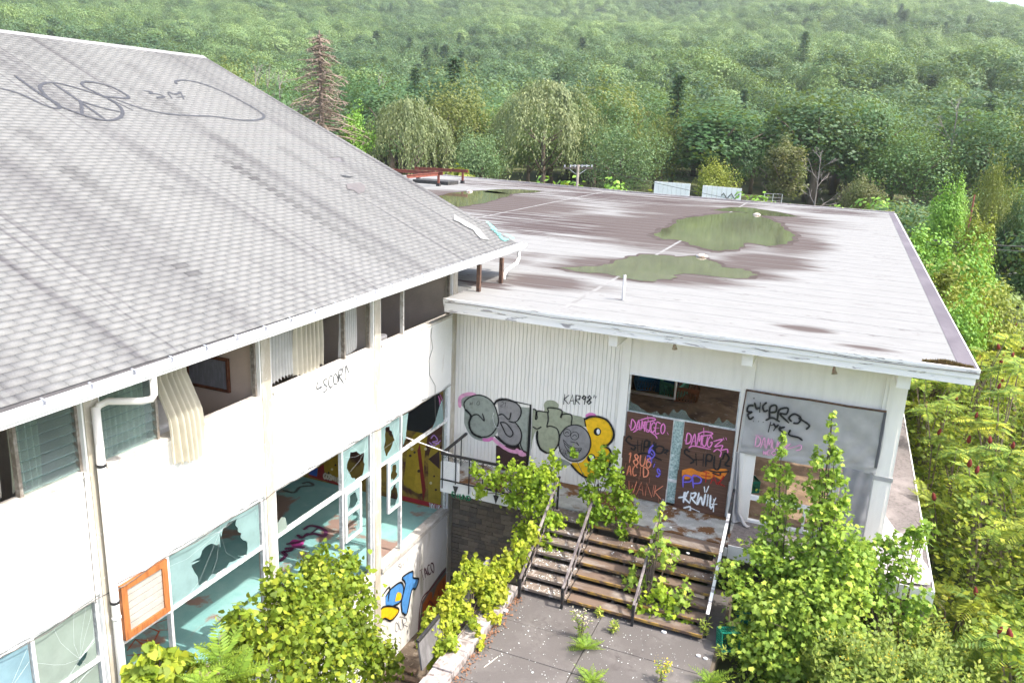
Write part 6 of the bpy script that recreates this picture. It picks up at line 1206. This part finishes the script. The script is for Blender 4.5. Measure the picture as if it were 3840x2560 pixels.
px_tree('broadleaf_tree', 'tall dark tree beyond the scrub field', 1975, 235, 120, 118, 'tall', 'dark', 14); px_tree('broadleaf_tree', 'broad dark tree beside the tall dark tree past the scrub', 2060, 228, 150, 125, 'dome', 'mid', 15)
px_tree('broadleaf_tree', 'dull grey green tree at the right end of the scrub', 2130, 265, 115, 115, 'dome', 'dark', 16); px_tree('broadleaf_tree', 'dark tree with golden flank behind the brownish tree', 1905, 238, 130, 128, 'round', 'olive', 17); px_tree('broadleaf_tree', 'deep green tree behind the golden round tree', 1700, 270, 120, 116, 'round', 'dark', 18)
px_tree('broadleaf_tree', 'vivid green tree standing by the road', 2205, 370, 120, 54, 'round', 'bright', 19, n=9000, card=.021); px_tree('broadleaf_tree', 'yellow green tree in front of the vivid green one', 2262, 470, 105, 47, 'tall', 'yellow', 20, n=8000, card=.021); px_tree('broadleaf_tree', 'grey olive tree with plumed top near the road', 2310, 335, 130, 66, 'dome', 'olive', 21, n=8000)
px_tree('broadleaf_tree', 'leafy young tree rising beside the dark roof edge', 2118, 497, 68, 43, 'tall', 'bright', 22, n=5000, card=.03)
px_tree('broadleaf_tree', 'fresh green shrubby tree touching the dark roof edge strip', 2142, 570, 75, 36, 'round', 'bright', 23, n=5000, card=.03)
px_tree('broadleaf_tree', 'yellowish sapling tree behind the sumacs by the pole', 2215, 600, 60, 44, 'tall', 'yellow', 24, n=5000, card=.03); px_tree('broadleaf_tree', 'tall dark roadside tree at the frame edge', 2352, 410, 90, 58, 'round', 'dark', 25)
for i, (a, b, w_, d_) in enumerate(((1052,355,48,58),(1290,393,26,50),(1420,405,40,52),(1300,398,20,46),(1730,432,46,58),(1755,455,30,50),(1870,470,40,48),(2010,448,50,55),(2035,452,40,52),(1660,470,30,50),(1590,470,26,50),(1940,470,50,56),(1490,415,40,50))):
    px_tree('bright_shrub', 'bright yellow green shrub showing just over the far roof edge', a, b, w_, d_+16, 'shrub', 'yellow' if i % 3 == 0 else 'bright', 40+i % 3, 'shrubs behind the far roof edge', n=900, card=.09, cat='shrub')
for (x, y, h, w_, kd, cl, lab) in ((12.7,27,7.3,3.6,'tall','bright','fresh green tree hugging the far end of the dark roof edge'),(12.9,20.5,6.9,3.4,'tall','yellow','yellow green tree against the middle of the dark roof edge'),(12.6,14.5,6.2,3.2,'round','bright','leafy green tree touching the roof edge above the sumacs'),(14.2,24,7.4,4.0,'round','bright','rounded bright tree one row out from the roof edge'),(13.9,17.5,6.4,3.6,'round','yellow','yellowish round tree one row out above the sumacs')):
    tree('broadleaf_tree', lab, x, y, float(H(x,y)), h, w_/BASEW[kd], kd, cl, int(x*10), None, 6000, .024)
DEADM = M('dead_wood', (.25,.19,.15), (.19,.145,.115), scale=6); PALEW = M('bleached_limbs', (.22,.19,.175), (.17,.15,.14), scale=6)
def dead(label, Dx, Dtop, dist, kind, mt, seed, sw=1.0):
    v = ray(D((Dx, Dtop))); p = CAM+v*(dist/np.dot(v, FV)); z0 = float(H(p[0], p[1])); o = thing('dead_tree', label, 'tree', (p[0],p[1],z0)); h = p[2]-z0; o.scale = (h*sw,h*sw,h); q = bpy.data.objects.new('bare_limbs', dead_mesh(kind, seed, mt)); col.objects.link(q); q.parent = o
dead('tall dead brown spruce with rusty top beyond the lodge roof', 733, 70, 92, 'spruce', DEADM, 1, 1.8); dead('leaning bare white tree at the edge of the scrub', 1888, 345, 88, 'bare', PALEW, 2, 1.0)
for i, (a, b, d_, lab) in enumerate(((585,150,118,'bare grey tree next to the olive tree over the lodge roof'),(612,158,116,'middle one of three bare trees left of the dead spruce'),(640,165,114,'bare tree closest to the tall dead spruce'),(870,165,140,'pale leafless tree between dead spruce and dark pine'),(2205,225,115,'leafless tree rising behind the vivid green roadside tree'))): dead(lab, a, b, d_, 'bare', PALEW, 3+i, .8)
# woods between 110 m and 240 m, tree by tree
rr = random.Random(99); LABK = {'dark': 'dark green broadleaf tree in the valley wood', 'mid': 'mid green broadleaf tree in the valley wood', 'light': 'pale green broadleaf tree in the valley wood', 'olive': 'olive tinted broadleaf tree in the valley wood', 'pine': 'dark conifer in the valley wood'}
placed = []; tries = 0
while len(placed) < 235 and tries < 20000:
    tries += 1; az = math.radians(rr.uniform(-57,14)); d_ = rr.uniform(126,240); x = CAM[0]+d_*math.sin(az); y = CAM[1]+d_*math.cos(az)
    if az > math.radians(1) and d_ < 118: continue
    if any((x-a)**2+(y-b)**2 < 8.2**2 for a, b in placed): continue
    placed.append((x, y)); c = rr.choices(('dark','mid','light','olive','pine'), (5,5,1.2,1.2,1.0))[0]; kd = 'pine' if c == 'pine' else rr.choice(('round','round','dome','tall')); h = rr.uniform(13,20)*(1.1 if kd == 'pine' else 1)*(.82 if d_ < 125 else 1); wd = rr.uniform(12,21) if kd != 'pine' else rr.uniform(7,9)
    tree('pine_tree' if kd == 'pine' else 'broadleaf_tree', LABK[c], x, y, float(H(x, y)), h, wd/BASEW[kd], kd, c, rr.randrange(2), 'trees of the valley wood', 6500, .021, rz=rr.uniform(0,6.28))
# scrub field in front of the wood
for k in range(34):
    az = math.radians(rr.uniform(2.5,19)); d_ = rr.uniform(66,112); x = CAM[0]+d_*math.sin(az); y = CAM[1]+d_*math.cos(az); s_ = rr.uniform(4,8.5)
    if d_ < 84 and abs(y-(73-.26*x)) < 8: continue
    tree('thicket_tree', 'low bushy tree leafy to the ground in the roadside thicket', x, y, -2.2, s_, s_*1.15, 'shrub', rr.choice(('mid','dark','light','olive')), 70+k % 3, 'bushy trees of the roadside thicket', 4000, .032, rz=rr.uniform(0,6))
for k in range(46):
    az = math.radians(rr.uniform(-9,15)); d_ = rr.uniform(62,108); x = CAM[0]+d_*math.sin(az); y = CAM[1]+d_*math.cos(az); s_ = rr.uniform(1.4,3.0)
    if abs(x-20) < 8 and 52 < y < 70: continue
    tree('scrub_bush', 'low green scrub bush in the field before the wood', x, y, -2.05, s_, s_*1.5, 'shrub', rr.choice(('mid','olive','light')), 50+k % 3, 'scrub bushes in the field', 900, .08, rz=rr.uniform(0,6), cat='bush')
r = np.random.default_rng(77); n = 26000; az = np.radians(r.uniform(-20,20,n)); d_ = r.uniform(52,118,n); sx_ = CAM[0]+d_*np.sin(az); sy_ = CAM[1]+d_*np.cos(az); ok = ~((np.abs(sx_-30) < 24) & (np.abs(sy_-(73-.26*sx_)) < 6)) & (sy_ > 40)
sc_ = NM(); hgt = 1.6+1.1*np.sin(sx_*.31+1)*np.sin(sy_*.23); leaves(sc_, np.stack([sx_,sy_,-2.1+r.random(n)*np.maximum(.3,hgt)],-1)[ok], (r.normal(size=(n,3))*.4+[.25,0,1])[ok], r.uniform(.22,.55,n)[ok], RHOMB, r)
obj('scrub_cover', sc_, KM['light'], kind='stuff', label='rough green and olive ground cover of the scrub field', cat='scrub')
# hillside forest: one mass of instanced crowns
hv = [('round','hill',60),('dome','hill',61),('round','hilldark',62),('tall','hilldark',63),('pine','pine',64)]
src = []
for i, (kd, cl, sd) in enumerate(hv):
    az = math.radians(-40+9*i); x = CAM[0]+243*math.sin(az); y = CAM[1]+243*math.cos(az)
    tree('pine_tree' if kd == 'pine' else 'broadleaf_tree', 'conifer at the foot of the hillside forest' if kd == 'pine' else 'broadleaf tree at the foot of the hillside forest', x, y, float(H(x, y)), 13, 10/BASEW[kd], kd, cl, sd, 'trees at the foot of the hillside', 2600, .034)
    src.append(TREES[-1][1])
r = np.random.default_rng(31); pts = []
st_ = 12.2; gx_ = np.arange(-1750, 900, st_); gy_ = np.arange(60, 2300, st_); GX, GY = np.meshgrid(gx_, gy_); GX = GX.ravel()+r.uniform(-5,5,GX.size); GY = GY.ravel()+r.uniform(-5,5,GY.size)
dx, dy = GX-CAM[0], GY-CAM[1]; dd = np.hypot(dx, dy); az = np.degrees(np.arctan2(dx, dy)); keep = (dd > 232) & (dd < 2250) & (az > -60) & (az < 20) & (r.random(GX.size) < np.interp(dd, [232,900,2300],[1,1,.72]))
GX, GY, dd = GX[keep], GY[keep], dd[keep]; GZ = H(GX, GY)-.6; n = len(GX)
pm = bpy.data.meshes.new('hillside_points'); pm.vertices.add(n); pm.vertices.foreach_set('co', np.stack([GX,GY,GZ],-1).ravel())
clump = np.sin(GX*.013+1)*np.sin(GY*.011)+.5*np.sin(GX*.031+GY*.02)+r.normal(0,.45,n)
clump = clump + np.interp(dd, [230,420,560,900],[.75,.55,.0,-.25]) + .5*np.clip((GX-60)/200,0,1)*np.clip((dd-900)/300,0,1)  # last term: cloud shadow on the far right put into darker tree colours
vi = np.where(clump > .95, 4, np.where(clump > .25, 2+r.integers(0,2,n), r.integers(0,2,n))); vi = np.where((vi == 4) & (r.random(n) < .88), 2, vi)
hh = r.uniform(15,25,n); ww = r.uniform(12,21,n); ww = np.where(vi == 4, ww*.72, ww); hh = np.where(vi == 4, hh*1.15, hh)
for an, ty, dat in (('variant','INT',vi),('rz','FLOAT',r.uniform(0,6.28,n)),('sw','FLOAT',ww/np.array([BASEW[h[0]] for h in hv])[vi]),('sh','FLOAT',hh)):
    a = pm.attributes.new(an, ty, 'POINT'); a.data.foreach_set('value', dat.astype(np.int32 if ty == 'INT' else np.float32))
fo_ = bpy.data.objects.new('hillside_forest', pm); col.objects.link(fo_); tag(fo_, 'dense green forest covering the whole mountainside behind', 'forest', kind='stuff')
ng = bpy.data.node_groups.new('hillside_forest', 'GeometryNodeTree'); ng.interface.new_socket('Geometry', in_out='INPUT', socket_type='NodeSocketGeometry'); ng.interface.new_socket('Geometry', in_out='OUTPUT', socket_type='NodeSocketGeometry')
gi = ng.nodes.new('NodeGroupInput'); go = ng.nodes.new('NodeGroupOutput'); jn = ng.nodes.new('GeometryNodeJoinGeometry')
def named(nm_, ty): q = ng.nodes.new('GeometryNodeInputNamedAttribute'); q.data_type = ty; q.inputs[0].default_value = nm_; return q.outputs[0]
va, rz_, sw_, sh_ = named('variant','INT'), named('rz','FLOAT'), named('sw','FLOAT'), named('sh','FLOAT')
cr_ = ng.nodes.new('ShaderNodeCombineXYZ'); ng.links.new(rz_, cr_.inputs[2]); cs_ = ng.nodes.new('ShaderNodeCombineXYZ'); ng.links.new(sw_, cs_.inputs[0]); ng.links.new(sw_, cs_.inputs[1]); ng.links.new(sh_, cs_.inputs[2])
for i, o in enumerate(src):
    oi = ng.nodes.new('GeometryNodeObjectInfo'); oi.inputs[0].default_value = o; oi.transform_space = 'ORIGINAL'
    try: oi.inputs['As Instance'].default_value = True
    except Exception: pass
    cmp_ = ng.nodes.new('FunctionNodeCompare'); cmp_.data_type = 'INT'; cmp_.operation = 'EQUAL'
    ii = [s for s in cmp_.inputs if s.type == 'INT']; ng.links.new(va, ii[0]); ii[1].default_value = i
    ip = ng.nodes.new('GeometryNodeInstanceOnPoints'); ng.links.new(gi.outputs[0], ip.inputs['Points']); ng.links.new(cmp_.outputs[0], ip.inputs['Selection']); ng.links.new(oi.outputs['Geometry'], ip.inputs['Instance']); ng.links.new(cr_.outputs[0], ip.inputs['Rotation']); ng.links.new(cs_.outputs[0], ip.inputs['Scale']); ng.links.new(ip.outputs[0], jn.inputs[0])
ng.links.new(jn.outputs[0], go.inputs[0]); md = fo_.modifiers.new('forest', 'NODES'); md.node_group = ng
# ================================================================ FAR STREET THINGS
def depth_pt(p, dist): v = ray(p); return CAM+v*(dist/np.dot(v, FV))
def billboard(label, a, b, dist, graf=False):
    A, B = depth_pt(a, dist), depth_pt(b, dist*.985); z0 = -2.2; t = thing('white_wall_panel', label, 'wall', ((A[0]+B[0])/2, (A[1]+B[1])/2, z0)); d_ = (B-A); d_[2] = 0; L_ = np.linalg.norm(d_); d_ /= L_; nrm_ = np.array([-d_[1], d_[0], 0]); k = 8
    for q in range(k):
        s0, s1 = A+d_*L_*q/k, A+d_*(L_*(q+1)/k-.03); zt0 = A[2]+(B[2]-A[2])*q/k; obj('panel_board', MB().prism([(s0[0],s0[1],z0),(s1[0],s1[1],z0),(s1[0],s1[1],zt0),(s0[0],s0[1],zt0)], nrm_*.12), WHITE, t)
    if graf:
        m = MB(); P = [A+d_*(L_*(.5+.05*i))+np.array([0,0,-.95-A[2]+A[2]+.28*math.sin(i*1.6)])-nrm_*.03 for i in range(10)]; m.tube(P, .05, 5); obj('graffiti_line', m, BLK, t)
billboard('long white board wall beyond the far edge of the roof', (2455,680), (2590,690), 88); billboard('white board wall with black scrawl beyond the roof', (2636,695), (2783,708), 85, True)
def upole(label, top, dist, zb, arm=True, rad=.14, mt=None):
    T_ = depth_pt(top, dist); t = thing('utility_pole', label, 'utility pole', (T_[0], T_[1], zb)); obj('pole', MB().tube([(T_[0],T_[1],zb),(T_[0],T_[1],T_[2]+.2)], [rad,rad*.75], 8), mt or M('grey_pole', (.19,.165,.145),(.14,.12,.105)), t, smooth=True)
    if arm:
        for dz in (0,-.0): obj('crossarm', MB().bar(T_-RV*1.15+[0,0,-.05], T_+RV*1.15+[0,0,-.05], .12, .14), M('grey_pole', (.19,.165,.145)), t)
        obj('crossarm', MB().bar(T_-RV*.6+[0,.3,.12], T_+RV*.8+[0,.3,.12], .08, .08), STEEL, t)
        for q in (-1.05,-.6,-.25,.3,.65,1.05): obj('insulator', MB().tube([T_+RV*q+[0,0,.02], T_+RV*q+[0,0,.2]], .06, 6), STEEL, t)
        for sg in (-1,1): obj('brace', MB().bar(T_+RV*sg*.7+[0,0,-.1], T_+[0,0,-.6], .04,.04), STEEL, t)
    return T_
Ta = upole('grey utility pole with crossarm behind the far roof edge', (2168,628), 62, -2)
Tb = upole('wooden roadside pole at the frame edge', (3805,815), 60, -2.2, False, .16); Tc = depth_pt((3600,1030), 50)
t = thing('leaning_mast', 'thin rusty red mast leaning beside the yellow green tree', 'pole', (Tc[0], Tc[1], -2.2)); obj('mast', MB().tube([(Tc[0],Tc[1],-2.2), depth_pt((3655,730),50)], [.06,.045], 6), RED, t)
WIRE = M('wire', (.03,.03,.03))
def wire(label, a, b, sag, rad=.018):
    a = np.array(a); b = np.array(b); m = MB().tube([a+(b-a)*s-np.array([0,0,sag*4*s*(1-s)]) for s in np.linspace(0,1,24)], rad, 4); obj('power_line', m, WIRE, label=label, cat='cable')
wire('thin power line crossing the scrub field', Ta+RV*.9, depth_pt((4100,935),62), .8, .016)
wire('upper black cable passing before the roadside trees', depth_pt((3440,895),50), depth_pt((4100,930),50), .15, .035); wire('lower black cable passing before the roadside trees', depth_pt((3440,901),50), depth_pt((4100,940),50), .3, .025)
obj('road', MB().poly([(8,73,-2.04),(9,65,-2.04),(60,52,-2.45),(120,40,-2.45),(120,50,-2.45),(60,61,-2.45)]), M('asphalt', (.16,.155,.16),(.20,.195,.20), scale=2), kind='structure')
fc = thing('chain_link_fence', 'short chain link fence at the edge of the scrub field', 'fence', tuple(depth_pt((2900,760),84)))
for q in (2868,2900,2934): pt_ = depth_pt((q,725+(q-2868)*.05),84); obj('post', MB().tube([(pt_[0],pt_[1],-2.1),pt_], .04, 6), STEEL, fc)
a, b = depth_pt((2868,726),84), depth_pt((2934,729),84); m = MB()
for k in range(14):
    z = -2+k*(a[2]+2)/13; m.tube([(a[0],a[1],z),(b[0],b[1],z)], .012, 3)
obj('wire_mesh', m, STEEL, fc, kind='stuff')
# ================================================================ HAZE
hz = MB().box(-2700, 1900, -260, 2800, -5.6, 520)
vm = bpy.data.materials.new('haze'); vm.use_nodes = True; vn = vm.node_tree; vn.nodes.clear(); vo = vn.nodes.new('ShaderNodeOutputMaterial'); vv = vn.nodes.new('ShaderNodeVolumePrincipled')
vv.inputs['Color'].default_value = (.86,.93,.95,1); vv.inputs['Density'].default_value = .00014; vv.inputs['Anisotropy'].default_value = .2; vn.links.new(vv.outputs[0], vo.inputs['Volume'])
if HAZE: obj('haze', hz, vm, kind='stuff', label='thin pale summer haze over the whole valley', cat='haze')
